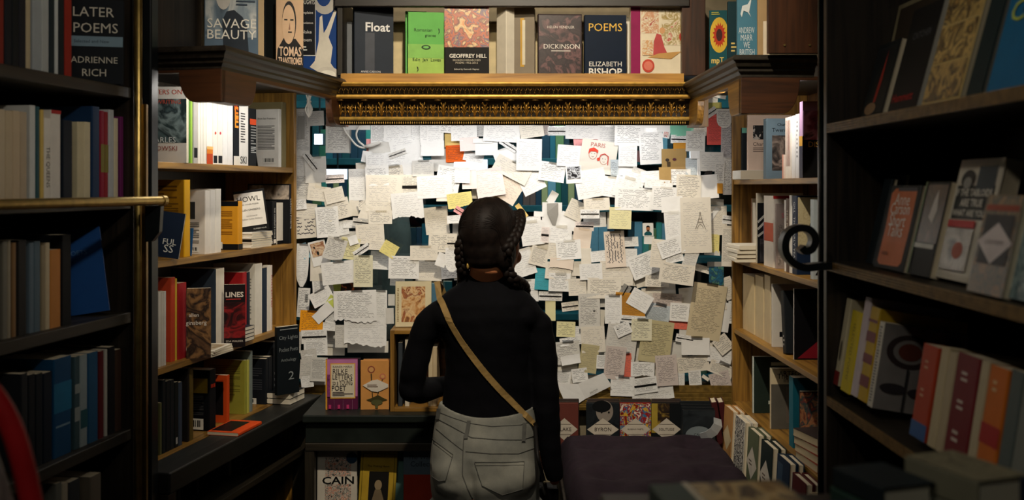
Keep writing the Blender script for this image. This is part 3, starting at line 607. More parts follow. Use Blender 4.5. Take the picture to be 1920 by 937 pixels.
run(LA, LZ[1], sh, [
 (345.5,357,337,(214,160,24),'tall mustard yellow book showing its back cover',{'w':.15,'d':[('r','b',0,0,.985,1,(186,130,28)),('l','b',.12,.74,.85,.93,(120,80,20),4),('l','b',.12,.22,.88,.70,(130,88,22),16),('c','b',.42,.05,.86,.15)]}),
 (358,360,428,(24,70,112),'short blue booklet',{'w':.09,'side':8}),
 (385,394,357,(224,216,204),'white paperback showing a printed back cover',{'d':[('r','b',.1,.55,.75,.82,(50,52,54)),('l','b',.12,.16,.85,.50,(110,106,100),12),('c','b',.5,.03,.85,.12)]}),
 (394.5,404,356,(222,216,206),'white paperback spine'),(404.5,415,354,(226,220,208),'thicker white paperback spine'),
 (446.5,455,377,(216,150,36),'orange paperback with black ends and price label',{'d':[('r','b',0,0,1,.12,BK),('r','b',0,.9,1,1,BK),('r','s',0,0,1,.12,BK),('l','b',.15,.3,.85,.8,(150,96,24),12),('c','b',.1,.02,.6,.16)]}),
 (511,519,377,BK,'black paperback spine with white lettering',{'v':.03,'d':[('s','s','THE COMPLETE POEMS',.5,.5,.7,(220,218,210)),('r','s',.2,.03,.8,.12,WH)]}),
 (519.5,531,380,(214,206,190),'cream paperback spine',{'v':.03,'d':[('r','s',0,0,1,.08,BK)]}),
 
 (541,547,345,(18,20,24),'tall black photo book at the far end',{'w':.16,'v':.005,'d':[('a','b',.02,.74,.98,.98,[(40,34,30),(120,104,92),(200,184,166),(60,50,46)],14,3),('s','s','LUNCH POEMS',.5,.5,.5,(200,198,190))]}),
], g, .015)
# booklet stack and the white and black pocket book on it
u0, u1 = LA.u(457), LA.u(508); zz = LZ[1]+.0006; um = LA.u(484, .02)
for i in range(7):
    c = (232, 226, 212) if i != 3 else (24, 24, 26)
    M = LA.M @ T(um+.006*((i*3) % 4-1.5)*.5, .068, zz+.0035) @ Rx(-90) @ T(0, 0, -.0625); zz += .0073
    book('%s booklet, %s from the bottom of the stack under the black-bordered white book' % ('black' if i == 3 else 'thin white', ORD[i]), M, .15, .125, .0068, c, group='booklets stacked on the left second shelf')
u = LA.u(478, .02); p = LA.M @ Vector((u, .022, zz))
book('white book with a black border titled Howl, on a booklet stack', T(p.x, p.y, zz+.0016) @ Rz(14) @ Rx(-3) @ Ry(-8), .098, .136, .008, (18, 18, 20), [('r','f',.0,.14,.94,.94,(234,230,220)),('t','f','HOWL',.46,.79,.74,(24,22,22)),('t','f','AND OTHER POEMS',.46,.66,.6,(90,88,84)),('t','f','ALLEN GINSBERG',.46,.53,.66,(90,88,84)),('t','f','Introduction by',.5,.38,.35,(110,108,104)),('t','f','William Carlos Williams',.48,.31,.68,(110,108,104)),('t','f','NUMBER FOUR',.7,.06,.42,(210,208,200))], group=g)
g = 'books on the third shelf of the left bookcase'; sh = "left bookcase's third shelf"
run(LA, LZ[2], sh, [
 (297,302,548,(210,204,192),'white spine with grey print',{'v':.01}),(302.5,306.5,548,(204,196,184),'white spine with grey print',{'v':.01}),(307,312,546,(206,200,190),'white spine with brown print',{'v':.01}),
 (321,329,520,(196,72,44),'tall brick orange book'),(329.5,332.5,522,(214,180,60),'thin yellow spine'),
 (334,350,530,(160,34,40),'red spine'),
 (405,421,503,(224,214,196),'tall cream spine with navy cover',{'w':.15,'d':[('r','b',0,0,1,1,(52,62,74)),('r','b',.2,.42,.5,.5,(34,40,50))]}),
 (455.5,463,510,(164,30,34),'red spine beside the black and red cover',{'v':.02}),(463.5,469,510,(24,30,46),'navy spine',{'v':.02}),
 (479,492,494,(226,220,206),'tall white hardback with printed back cover',{'w':.15,'d':[('l','b',.1,.2,.9,.8,(150,146,138),14)]}),
 (493,501,502,(26,42,60),'dark blue spine'),(501.5,507,497,(226,220,208),'white spine'),(507.5,511,497,(222,210,198),'white spine with red lettering',{'d':[('s','s','COLLECTED',.5,.6,.5,(190,70,60))]}),
], g, .02)
stand('dark photo covered book with white title facing the room on the left third shelf', 373, 660, 2.83, .066, .198, .016, (46, 34, 28), [('a','f',0,0,1,1,[(30,24,22),(80,58,42),(150,110,70),(40,30,28),(110,80,56)],16,6),('t','f','allen',.3,.62,.4,(236,230,220)),('t','f','ginsberg',.4,.5,.85,(236,230,220))], 14, z=LZ[2], grp=g)
stand('black and red book titled Lines facing the room on the left third shelf', 440, 620, 3.02, .062, .19, .014, (26, 18, 20), [('a','f',.0,.15,1,.72,[(30,16,18),(60,18,20),(150,34,36),(40,16,18)],18,11),('t','f','*LINES',.5,.84,.84,(226,214,200)),('r','f',.1,.76,.8,.775,(190,60,56)),('t','f','EDA WALKER',.5,.10,.8,(226,214,200))], 14, z=LZ[2], grp=g)
zz = LZ[2]+.0003
for i in range(3):
    p = LA.M @ Vector((LA.u(392)+.0, .0, 0)); flat('white booklet lying flat, %s from the bottom below the dark photo book' % ORD[i], p.x+.0, p.y-.02, zz, .13, .10, .006, (226, 218, 200), [('a','f',.1,.1,.9,.9,[(150,120,80),(206,190,160),(90,70,50)],20,i)] if i == 2 else [], 78+3*i, grp='booklets lying on the left third shelf'); zz += .0066
zz = LZ[2]+.0003
for i in range(4):
    p = LA.M @ Vector((LA.u(455), .055, 0)); flat('%s paperback lying flat, %s from the bottom below the Lines book' % ('navy' if i == 3 else 'cream edged dark', ORD[i]), p.x, p.y, zz, .10, .14, .011, (28, 34, 48), [], 258, grp='paperbacks lying under the Lines book', pg=(228, 218, 198)); zz += .0116
g = 'books on the bottom shelf of the left bookcase'; sh = "left bookcase's bottom shelf"
run(LA, LZ[3], sh, [
 (300,304,755,(96,96,60),'olive grey spine'),(304.5,311,712,(24,30,34),'black spine'),(311.5,319,714,(20,26,30),'black spine'),(319.5,327,712,(26,32,36),'black spine'),(327.5,335,716,(18,26,26),'black green spine',{'d':[('r','s',.3,.05,.7,.15,(180,180,176))]}),(336,342,716,(60,70,86),'grey blue spine'),
 (352,356,690,(30,26,24),'dark brown spine'),(356.5,363,690,(92,76,34),'dull olive spine'),
 (393,405,692,(14,16,20),'black book with a yellow panel and barcode',{'d':[('r','b',.25,.62,.95,.86,(150,124,34)),('l','b',.2,.25,.85,.58,(70,70,72),12),('c','b',.3,.02,.85,.2),('r','s',.2,.7,.5,.76,(206,60,30)),('r','s',.55,.7,.85,.76,(206,60,30))]}),
 (426,431,703,(206,74,24),'orange book with a black panel',{'d':[('r','b',.05,.16,.9,.86,(24,22,24))]}),
 (459.5,463.5,675,(150,148,56),'lime yellow book with printed back cover',{'w':.145,'d':[('l','b',.12,.3,.88,.9,(110,108,40),18),('c','b',.12,.04,.62,.17)]}),(464,468,675,(186,182,84),'pale lime spine'),(469,474,658,(120,130,124),'tall grey green spine',{'w':.16}),
 (498,503,672,(22,26,32),'black book with price label',{'d':[('l','b',.2,.3,.9,.8,(60,62,68),10),('c','b',.15,.0,.75,.13)]}),(503.5,511,668,(18,22,28),'black spine'),(512,522,640,(16,22,28),'tall black spine with small white marks',{'w':.15,'d':[('l','s',.2,.1,.6,.5,(150,150,150),4)]}),
], g, .02)
stand('black book chalked with white scrawled lettering at the far end of the left bottom shelf', 538, 752, 3.32, .085, .225, .018, (16, 22, 26), [('t','f','City Lights',.5,.83,.85,(130,136,136),.07),('t','f','Pocket Poets',.5,.66,.85,(126,132,132),.06),('t','f','Anthology',.5,.50,.7,(120,126,126),.06),('t','f','2',.62,.27,.25,(140,146,146),.12),('l','f',.1,.94,.9,.97,(140,144,144),1)], 46, z=LZ[3]+.040, grp=g)
zz = LZ[3]+.0016
for i in range(2):
    p = LA.M @ Vector((LA.u(533), .035, 0)); flat('%s black paperback lying under the chalk lettered black book' % ('lower' if i == 0 else 'upper'), p.x+.05, p.y-.05, zz, .085, .11, .018, (20, 22, 26), [], -14, grp='paperbacks lying under the chalk lettered book', pg=(232, 222, 200)); zz += .0186
p = LA.M @ Vector((LA.u(432, -.03), -.045, 0)); flat('orange paperback lying flat on the left ledge', p.x, p.y, LZ[3]+.0012, .10, .15, .010, (222, 78, 28), [('r','f',.3,.1,.95,.9,(30,24,24))], 168, grp=g)
for i, (px, c, hh) in enumerate([(345, (60, 64, 70), .10), (380, (44, 50, 60), .12), (440, (96, 94, 88), .14), (462, (70, 68, 62), .13)]):
    u = LA.u(px, .02); book('dim grey book under the left ledge, %s from the left' % ORD[i], LA.M @ T(u, .09, .7554) @ Rz(90), .11, hh, .02, c, group='books under the left ledge')

# ================================================================== right bookcase
g = 'books on the upper shelf of the right bookcase'; sh = "right bookcase's top shelf"
run(RA, RZ_[0], sh, [
 (1389,1391,240,(22,30,34),'black spine with a mint top',{'d':[('r','f',0,.9,1,1,(110,180,160))]}),
 (1400,1402,216,(230,204,184),'pale pink book with a small portrait picture',{'w':.15,'d':[('a','f',.12,.62,.40,.84,[(20,18,20),(30,28,30),(206,196,186)],30,2,1),('t','f','Charles',.30,.55,.36,(90,70,60)),('l','f',.12,.42,.6,.5,(130,110,100),3)]}),
 (1431,1437,223,(112,134,146),'grey blue book with a dark picture panel',{'w':.15,'d':[('a','f',.12,.14,.62,.72,[(40,38,38),(90,80,74),(150,134,122),(60,54,52)],22,4),('t','f','Twenty',.30,.80,.36,(34,44,52)),('t','f','Charles',.36,.90,.26,(34,44,52))]}),
 (1466,1468,290,(206,150,130),'thin striped booklet',{'w':.10}),(1468.5,1470,290,(226,206,190),'thin cream booklet',{'w':.10}),
 (1472,1483,220,(232,222,206),'cream spine with dark red pinstripes',{'d':[('r','s',.16,.2,.22,.95,(140,60,54)),('r','s',.38,.2,.44,.95,(140,60,54)),('r','s',.60,.2,.66,.95,(140,60,54)),('r','s',.82,.2,.88,.95,(140,60,54))]}),
 (1484,1491,217,(228,226,222),'white spine'),(1491.5,1498,214,(226,226,226),'white spine with faint grey print',{'d':[('l','s',.3,.3,.7,.9,(150,150,150),9)]}),
 (1499,1505,191,(196,160,196),'tall lilac and black book with pink sky cover',{'w':.16,'d':[('r','s',0,0,1,.42,(40,40,60)),('r','s',0,.42,1,.55,(214,160,60)),('r','f',0,0,1,.55,(16,18,22)),('a','f',.02,.5,.98,.88,[(60,30,50),(150,70,100),(206,140,170),(30,24,30)],12,2),('r','f',0,.88,1,1,(190,150,186)),('t','f','DISENCHANTED',.6,.44,1.0,(214,170,70)),('l','f',.3,.1,.95,.3,(60,60,64),6)]}),
], g, .02)
for i in range(4):
    M = RA.M @ T(RA.u(1448+i*20, .155), .155+.045, RZ_[0]+.0004) @ Rz(90); book('cream paperback in the hidden back row, %s from the left on the right top shelf' % ORD[i], M, .09, .205, .028, (220, 208, 180), group='back row on the right top shelf')
p = P(1383, 334, 3.42); flat('small white booklet box poking out past the right bookcase post', .805, 3.35, RZ_[0]+.0003, .10, .12, .030, (236, 232, 222), [], 0, grp=g)
g = 'books on the second shelf of the right bookcase'; sh = "right bookcase's second shelf"
run(RA, RZ_[1], sh, [
 (1381.5,1384,372,(190,120,90),'thin rust spine',{'v':.06}),(1385,1387,372,(30,28,32),'thin black spine',{'v':.06}),
 (1389,1391,372,(214,196,160),'tan paged book',{'w':.14,'v':.06}),(1411,1416,380,(226,216,196),'white book standing behind the booklet stack',{'v':.05}),
 (1417,1420,362,(206,196,172),'black book with white fan lines',{'w':.15,'d':[('r','f',0,0,1,.86,(22,24,28)),('p','f',[(.0,.5),(.5,.84),(.55,.82),(.02,.47)],(190,188,180)),('p','f',[(.0,.6),(.4,.86),(.44,.85),(.02,.57)],(190,188,180)),('p','f',[(.0,.4),(.6,.70),(.6,.67),(.02,.37)],(190,188,180)),('a','f',.05,.02,.95,.35,[(24,26,32),(60,60,66),(30,30,36)],14,2)]}),
 (1432,1450,367,(230,220,204),'thick white book with an orange-red band',{'d':[('r','s',.06,.36,1,.62,(200,72,26)),('r','s',.0,.36,.06,.62,(120,90,130)),('r','f',0,.96,1,1,(190,40,40))]}),
 (1453,1455,382,(150,134,126),'grey speckled booklet with pink lettering',{'w':.11,'d':[('a','f',.05,.05,.95,.68,[(90,82,76),(140,128,120),(180,166,156)],70,2),('t','f','STANZA',.5,.82,.7,(206,110,120))]}),
 (1470,1473,375,(226,220,210),'thin white spine'),(1473.5,1479,372,(96,76,66),'brown lettered spine',{'d':[('s','s','THE POETRY',.5,.6,.5,(200,186,166))]}),(1479.5,1484,366,(230,226,216),'white spine near the scroll bracket'),
 (1485,1494,367,(20,36,62),'navy book with a black figure cover',{'w':.15,'d':[('s','s','GILL  THE EARLY YEARS',.5,.52,.8,(214,218,220)),('a','f',.02,.3,.98,.98,[(196,180,140),(206,192,152),(180,160,120)],60,5),('e','f',.62,.72,.26,.12,BK),('e','f',.42,.62,.18,.10,BK),('p','f',[(.5,.6),(.7,.45),(.98,.3),(.98,.62),(.8,.7)],BK),('t','f','M',.7,.2,.3,(226,226,226))]}),
 (1519,1524,374,(196,208,214),'white and blue book beside the near post',{'w':.14,'d':[('p','f',[(.05,.05),(.3,.4),(.2,.5),(.5,.3),(.3,.05)],BK),('t','f','OUR',.5,.7,.7,(40,40,44))]}),
], g, .014)
zz = RZ_[1]+.0003
for i in range(4):
    flat('small white booklet, %s from the bottom of the stack beside the right bookcase post' % ORD[i], .795+.003*(i % 2), 3.35-.004*i, zz, .115, .15, .0135, (226, 218, 200), [], 2*i-3, grp='white booklets stacked on the right second shelf', pg=(220, 210, 186)); zz += .0141
g = 'books on the third shelf of the right bookcase'; sh = "right bookcase's third shelf"
run(RA, RZ_[2], sh, [
 (1388,1391,516,(40,44,50),'curved grey backed book with page edges out',{'v':.03}),
 (1392,1414,516,(216,194,150),'thick book with tan page edges facing out',{'v':.03}),(1416,1431,517,(210,190,150),'book with tan page edges facing out',{'v':.03}),(1433,1444,516,(206,186,148),'thinner book with tan page edges facing out',{'v':.03}),
 (1446,1448,532,(206,200,190),'grey white book with a black logo',{'w':.15,'d':[('r','f',.15,.16,.7,.24,BK),('p','f',[(.3,0),(.9,0),(1,.3),(.6,.2)],(30,32,34))]}),
 (1468,1474,545,(22,26,30),'black leaning paperback',{'w':.11,'side':-9,'h':.185,'d':[('l','f',.3,.2,.8,.34,(170,168,150),3),('e','f',.5,.52,.25,.08,(90,90,86)),('l','s',.3,.1,.7,.3,(200,198,190),3)]}),
 (1487,1489,541,(206,196,190),'tall black book with dark red corners',{'w':.155,'d':[('r','f',.0,0,1,1,(14,14,18)),('p','f',[(.06,.94),(.6,.94),(.94,.62),(.94,.94)],(130,26,36)),('p','f',[(.06,.02),(.94,.02),(.94,.34),(.5,.3)],(130,26,40)),('e','f',.88,.5,.12,.09,(130,150,160))]}),
], g, .02)
g = 'books on the bottom shelf of the right bookcase'; sh = "right bookcase's bottom shelf"
run(RA, RZ_[3], sh, [
 (1410,1412,668,(196,204,196),'dark green book with white label strips',{'w':.15,'d':[('r','f',.02,.0,1,1,(38,50,44)),('r','f',.4,.84,.9,.9,(190,200,190)),('r','f',.38,.5,.9,.56,(190,200,190)),('r','f',.34,.16,.9,.22,(190,200,190))]}),
 (1443,1446,690,(216,200,166),'cream and grey book with lettering at the top',{'w':.155,'d':[('r','f',0,0,1,.74,(96,92,84)),('a','f',.3,.1,.9,.7,[(90,86,78),(110,96,86),(100,92,84)],18,3),('t','f','ARTFORM',.45,.92,.6,(50,46,40)),('t','f','The Space',.42,.86,.6,(70,66,60)),('t','f','in Living',.5,.80,.5,(70,66,60))]}),
 (1479,1487,706,(32,108,126),'tall teal book',{'w':.14,'d':[('r','f',0,0,1,1,(26,92,110))]}),
 (1498,1500,733,(60,50,44),'book with a colourful floral cover',{'w':.12,'d':[('a','f',0,0,1,.98,[(30,60,80),(120,60,50),(190,130,90),(40,80,84),(150,70,60),(210,170,120)],20,5)]}),
], g, .02)
zz = RZ_[3]+.0003
for i in range(4):
    flat('rust edged paperback, %s from bottom in the near stack on the right bottom shelf' % ORD[i], .855, 2.70, zz, .12, .15, .021, (150, 60, 44) if i < 3 else (60, 50, 48), [], 185+3*i, grp='paperbacks stacked on the right bottom shelf', pg=(214, 196, 160)); zz += .0216
# ---- row of books standing face out between bench and right bookcase
g = 'books lined up beside the bench cushion'
DI = [('p','f',[(.0,.42),(.5,.72),(1,.42),(.5,.14)],(206,198,184)),('l','f',.25,.36,.75,.48,(110,100,90),2)]
row = [(3.33, .725, .175, (190, 140, 84), 'tan book with a pale diamond', [('p','f',[(.0,.45),(.5,.68),(1,.45),(.5,.2)],(220,200,160))]),
 (3.18, .73, .175, (220, 214, 200), 'black and white patterned book', [('a','f',0,0,1,1,[(24,24,26),(226,220,208),(24,24,26),(226,220,208)],60,3,1)]),
 (3.03, .735, .172, (96, 104, 80), 'olive green book with a pale diamond', DI),
 (2.88, .738, .172, (34, 46, 44), 'dark green book with a pale diamond', DI),
 (2.73, .745, .170, (34, 50, 70), 'dark blue book', [('r','f',.1,.1,.5,.9,(60,80,100))]),
 (2.58, .745, .160, (90, 34, 36), 'dark red and white book', [('p','f',[(0,0),(.5,0),(.35,.5),(.1,.4)],(214,204,190)),('r','f',0,.0,.06,1,(200,190,176))]),
 (2.44, .75, .150, (196, 180, 150), 'pale book', [])]
for i, (y, x, h, c, d, dec) in enumerate(row):
    book('%s beside the cushion, %s from the window' % (d, ORD[i]), T(x, y, BZ+.0005) @ Rz(-90+2) @ Rx(-3), .11, h, .020, c, dec, group=g, hard=True)
    if i < 6: book('copy behind the %s beside the cushion' % d, T(x+.024, y+.004, BZ+.0005) @ Rz(-90+1) @ Rx(-3), .11, h*.985, .018, c, [], group=g, hard=True)
for i in range(2):
    book('slanting dark red hardback with cream pages at the bench corner, %s one' % ('left' if i == 0 else 'right'), T(.722+.024*i, 3.44, BZ+.004) @ Rz(84) @ Rx(-9), .09, .178, .02, (70, 26, 28), group='slanting hardbacks at the bench corner', hard=True)
# ---- pocket poets standing behind the cushion
g = 'pocket hardbacks behind the bench cushion'
def pocket(label, px, wpx, c, dec, title, Y=3.44):
    p = P(px, 815, Y); w = wpx/F*Y
    dec = list(dec)+[('p','f',[(.02,.47),(.5,.70),(.98,.47),(.5,.24)],(206,196,180)),('r','f',.25,.57,.75,.58,(120,110,100)),('r','f',.25,.36,.75,.37,(120,110,100)),('t','f',title,.5,.475,.5,(80,70,66))]
    book(label, T(p.x, Y, BZ+.0005), w, .168, .016, c, dec, group=g, hard=True)
    for k in range(2):
        book('cream edged copy %s behind the %s' % ('just' if k == 0 else 'farthest', label.split(' standing')[0]), T(p.x+.003*(k+1), Y+.020*(k+1), BZ+.0005), w*.98, .170+.003*k, .016, (60, 50, 46), group=g, hard=True)
pocket('plum brown pocket hardback standing partly behind the woman', 1058, 52, (110, 58, 50), [], 'BLAKE')
pocket('pocket hardback with a dark portrait face standing behind the cushion', 1130, 62, (30, 36, 40), [('a','f',.0,.0,1,1,[(20,24,28),(34,40,44),(28,32,36)],20,2),('e','f',.55,.84,.26,.22,(150,140,130)),('e','f',.46,.94,.28,.12,(22,24,26)),('e','f',.46,.82,.03,.02,(30,28,28)),('e','f',.68,.82,.03,.02,(30,28,28))], 'BYRON')
pocket('pocket hardback with a red folk pattern standing behind the cushion', 1191, 58, (150, 40, 36), [('a','f',0,0,1,1,[(150,34,34),(120,28,30),(220,170,60),(60,120,160),(160,40,38),(230,220,200)],34,4,1)], 'RUSSIAN POETS')
pocket('pocket hardback half yellow half black standing behind the cushion', 1249, 56, (20, 24, 26), [('r','f',0,.4,.45,1,(176,150,60)),('a','f',.2,.6,.6,1,[(170,140,60),(60,44,30),(30,28,28)],30,3)], 'SOLITUDE')
for k in range(4):
    p = P(1310-2*k, 800, 3.38+.021*k)
    book('dark pocket hardback with a silver lozenge in front of the others by the bench corner' if k == 0 else 'dark pocket hardback, %s behind the silver lozenge one' % ORD[k-1], T(p.x, p.y, BZ+.0005) @ Rz(-4), .108, .158+.005*k, .017, (26, 30, 34), [('a','f',0,0,1,1,[(18,24,28),(40,46,50),(24,30,34)],12,7),('e','f',.5,.46,.42,.2,(120,130,134)),('t','f','CARVER',.55,.48,.4,(40,44,46))] if k == 0 else [], group=g, hard=True)
# ---- on the counter
g = 'books standing on the counter'
stand('purple and yellow bordered book of letters standing on the counter', 641, 757, 3.24, .103, .163, .014, (92, 30, 66), [('r','f',0,.26,1,1,(190,120,168)),('r','f',0,0,.05,1,(222,160,50)),('r','f',.15,.22,.93,.92,(226,170,70)),('r','f',.18,.24,.90,.90,(220,210,186)),('t','f','RAINER MARIA',.53,.85,.6,(40,34,40)),('t','f','RILKE',.46,.76,.46,(40,34,40),.1),('t','f','LETTERS',.53,.65,.62,(40,34,40),.1),('t','f','to a YOUNG',.53,.54,.62,(40,34,40),.1),('t','f','POET',.42,.43,.44,(40,34,40),.1),('l','f',.22,.27,.86,.36,(110,100,100),3),('a','f',.05,.26,.14,.7,[(70,24,60),(150,70,130),(60,20,50)],70,2),('r','f',.1,.02,.18,.10,(190,60,110)),('r','f',.38,.02,.46,.10,(190,60,110)),('r','f',.66,.02,.74,.10,(190,60,110)),('r','f',.27,.0,.275,.2,(170,130,150)),('r','f',.55,.0,.555,.2,(170,130,150)),('r','f',.84,.0,.845,.2,(170,130,150))], 3, z=CZt, grp=g, hard=True)
stand('orange book with drawn flowers and a pale label standing on the counter', 703, 760, 3.24, .092, .158, .014, (212, 150, 82), [('e','f',.38,.82,.13,.075,(150,80,60)),('e','f',.38,.82,.09,.05,(214,160,100)),('e','f',.78,.68,.11,.06,(200,120,90)),('e','f',.78,.68,.07,.035,(214,160,100)),('p','f',[(.36,.74),(.40,.74),(.44,.25),(.41,.25)],(70,60,40)),('p','f',[(.76,.62),(.79,.62),(.58,.22),(.55,.22)],(70,60,40)),('p','f',[(.2,.2),(.4,.24),(.62,.3),(.8,.24),(.96,.2),(.7,.16),(.4,.16)],(70,64,36)),('e','f',.58,.15,.2,.055,(90,90,56)),('r','f',.52,.03,.62,.12,(90,90,56)),('p','f',[(.08,.5),(.4,.60),(.6,.62),(.98,.52),(.98,.46),(.6,.36),(.4,.38)],(222,214,200)),('l','f',.24,.45,.9,.52,(110,90,76),2)], 2, z=CZt, grp=g, hard=True)
stand('second orange copy close behind the orange flower book', 708, 760, 3.27, .092, .157, .014, (196, 140, 84), [], 2, z=CZt, grp=g, hard=True)
stand('dark copy close behind the purple bordered book', 647, 757, 3.27, .100, .160, .014, (40, 30, 40), [], 3, z=CZt, grp=g, hard=True)
stand('cream framed book with a rust engraving standing on the crate', 775, 613, 3.27, .118, .148, .012, (226, 214, 178), [('a','f',.17,.1,.83,.88,[(120,70,40),(206,150,90),(232,200,150),(150,84,50),(190,120,70)],24,3),('t','f','SONGS',.5,.80,.5,(236,200,150)),('l','f',.05,.1,.10,.85,(170,150,110),20)], 4, 6, z=CZt+.2634, grp=g)
g = 'books inside the wooden crate'
for i, (dx, c, hh, d) in enumerate([(.030, (60, 66, 72), .205, 'grey spined book'), (.052, (216, 206, 184), .215, 'cream book'), (.128, (214, 196, 160), .200, 'thin tan book'), (.142, (206, 186, 150), .19, 'second thin tan book')]):
    book('%s standing inside the wooden crate' % d, T(k_.x+dx, 3.20+.085, CZt+.0138) @ Rz(90) , .13, hh, .014, c, group=g)
flat('white paper covered book lying flat on top of the crate', k_.x+.1, 3.262, CZt+.2634-.0002, .09, .12, .0, WH) if False else None
# ---- inside the counter
g = 'books on the shelf inside the counter'; SZ = .5972
stand('white book with a maze and the title Cain inside the counter', 632, 950, 3.23, .128, .205, .016, (206, 198, 184), [('a','f',.2,.02,.85,.9,[(40,36,36),(210,202,188),(40,36,36),(210,202,188),(200,120,90),(210,202,188)],95,2,1),('r','f',.1,.48,.95,.60,(210,202,188)),('t','f','*CAIN',.53,.54,.80,(14,14,14),.12),('e','f',.87,.89,.14,.09,(32,66,92))], 3, 3, z=SZ, grp=g)
stand('yellow book with a framed dark portrait inside the counter', 705, 950, 3.23, .118, .205, .014, (176, 146, 44), [('r','f',.06,.06,.94,.94,(96,80,24)),('r','f',.075,.07,.925,.93,(182,150,48)),('r','f',.26,.2,.8,.66,(28,26,24)),('e','f',.52,.45,.1,.08,(150,130,100)),('p','f',[(.36,.2),(.44,.38),(.6,.38),(.7,.2)],(120,104,80)),('t','f','The Waking Heart',.5,.74,.6,(60,50,20))], 4, 4, 3, z=SZ, grp=g)
stand('pale teal book leaning behind the yellow counter book', 735, 950, 3.27, .10, .208, .012, (96, 130, 124), [], 6, 3, 4, z=SZ, grp=g)
stand('red book with a grey blue top band inside the counter', 800, 950, 3.23, .150, .215, .016, (168, 56, 34), [('r','f',0,.60,1,1,(96,112,126)),('t','f','The Wander',.45,.86,.7,(50,58,66)),('t','f','Collected',.45,.76,.6,(50,58,66))], 0, 3, z=SZ, grp=g)
stand('grey backed book standing behind the maze book inside the counter', 650, 950, 3.30, .12, .222, .014, (84, 92, 92), [], 2, z=SZ, grp=g)
stand('dim olive book behind the red counter book', 790, 950, 3.30, .14, .22, .02, (60, 58, 50), [], 0, z=SZ, grp=g)

# ================================================================== near left bookcase
g = 'books on the top shelf of the near left bookcase'; sh = "near left bookcase's top shelf"
H = {'h': .25}
run(LN, NZ[0], sh, [
 (-8,8,0,(120,40,30),'dark red spine',H),(10,22,0,(26,30,36),'black spine',H),(23,36,0,(22,26,30),'black spine',H),(37,49,0,(34,34,40),'charcoal spine',H),(50,58,0,(176,160,130),'thin cream spine',H),
 (62,78,0,(150,156,160),'grey white spine',H),(78.5,92,0,(166,170,170),'pale grey spine',H),(93,103,0,(30,42,48),'dark teal spine',H),(104,110,0,(186,190,190),'thin white spine',H),(111,121,0,(28,34,38),'black spine',H),(123,135,0,(150,44,32),'brick red spine',H),
], g, .02)
p = LN.M @ Vector((LN.u(178, .05), .05, 0))
book('black poetry book with a pale blue band facing the camera on the near left shelf', T(p.x, p.y, NZ[0]+.0008) @ Rz(14) @ Rx(-3), .125, .20, .02, (20, 24, 30), [('t','f','LATER',.48,.85,.72,(206,200,186)),('t','f','POEMS',.52,.66,.78,(206,200,186)),('r','f',0,.44,1,.56,(122,146,162)),('t','f','Selected and New',.45,.50,.62,(70,84,96)),('t','f','ADRIENNE',.5,.28,.82,(206,200,186)),('t','f','RICH',.5,.13,.42,(206,200,186))], group=g, hard=True)
g = 'books on the second shelf of the near left bookcase'; sh = "near left bookcase's brass railed shelf"
run(LN, NZ[1], sh, [
 (-6,10,205,(190,174,148),'beige thick spine',{'v':.012}),(10.5,24,208,(186,168,140),'beige thick spine',{'v':.012}),(24.5,38,208,(190,170,142),'beige thick spine',{'v':.012}),(38.5,51,210,(178,160,136),'beige thick spine',{'v':.012}),
 (57,67,198,(196,198,196),'tall white spine',{'w':.16}),(68,75,200,(40,80,88),'dark teal spine'),(77,83,206,(206,176,96),'yellow spine'),
 (84,95,222,(222,216,206),'white spine with black lettering down it',{'d':[('s','s','THE QUEENS',.5,.4,.5,(40,36,36))]}),(96,114,207,(218,212,204),'white spine with a red top',{'d':[('r','f',0,.97,1,1,(170,40,40)),('r','s',0,.96,1,1,(170,40,40))]}),
 (118,136,226,(22,32,44),'near-black spine'),(146,158,229,(206,194,160),'cream spine'),(158.5,170,229,(212,200,168),'cream spine'),(173,187,200,(28,56,92),'navy spine',{'w':.15}),
 (189,196,208,(150,36,60),'crimson spine',{'d':[('r','s',0,.3,1,.62,(130,120,50))]}),(196.5,203,210,(150,40,50),'crimson spine',{'d':[('r','s',0,.3,1,.62,(130,120,50))]}),(205,214,206,(196,200,204),'grey white spine'),(215,222,222,(218,206,178),'cream spine'),(226,232,219,(110,40,96),'thin purple spine'),
], g, .02)
g = 'books on the third shelf of the near left bookcase'; sh = "near left bookcase's third shelf"
run(LN, NZ[2], sh, [
 (6,14,452,(120,116,104),'grey spine'),(15,21,450,(150,140,120),'pale spine'),(24,31,455,(136,104,70),'tan spine'),(34,50,450,(40,38,36),'charcoal spine'),(56,64,455,(96,112,124),'grey blue spine'),(64.5,76,452,(86,104,116),'grey blue spine'),
 (79,86,460,(150,136,110),'cream brown spine'),(86.5,94,455,(196,180,150),'cream spine'),(95,114,468,(196,130,66),'tan orange spine'),(116,134,440,(16,18,22),'black spine'),
], g, .02)
p = LN.M @ Vector((LN.u(170, .06), .06, 0))
book('deep blue book leaning face out on the near left third shelf', T(p.x, p.y, NZ[2]+.006) @ Rz(18) @ Rx(-6) @ Ry(-7), .085, .20, .014, (22, 74, 140), [('t','f','POETS',.35,.72,.5,(90,130,180))], group=g)
g = 'books on the fourth shelf of the near left bookcase'; sh = "near left bookcase's fourth shelf"
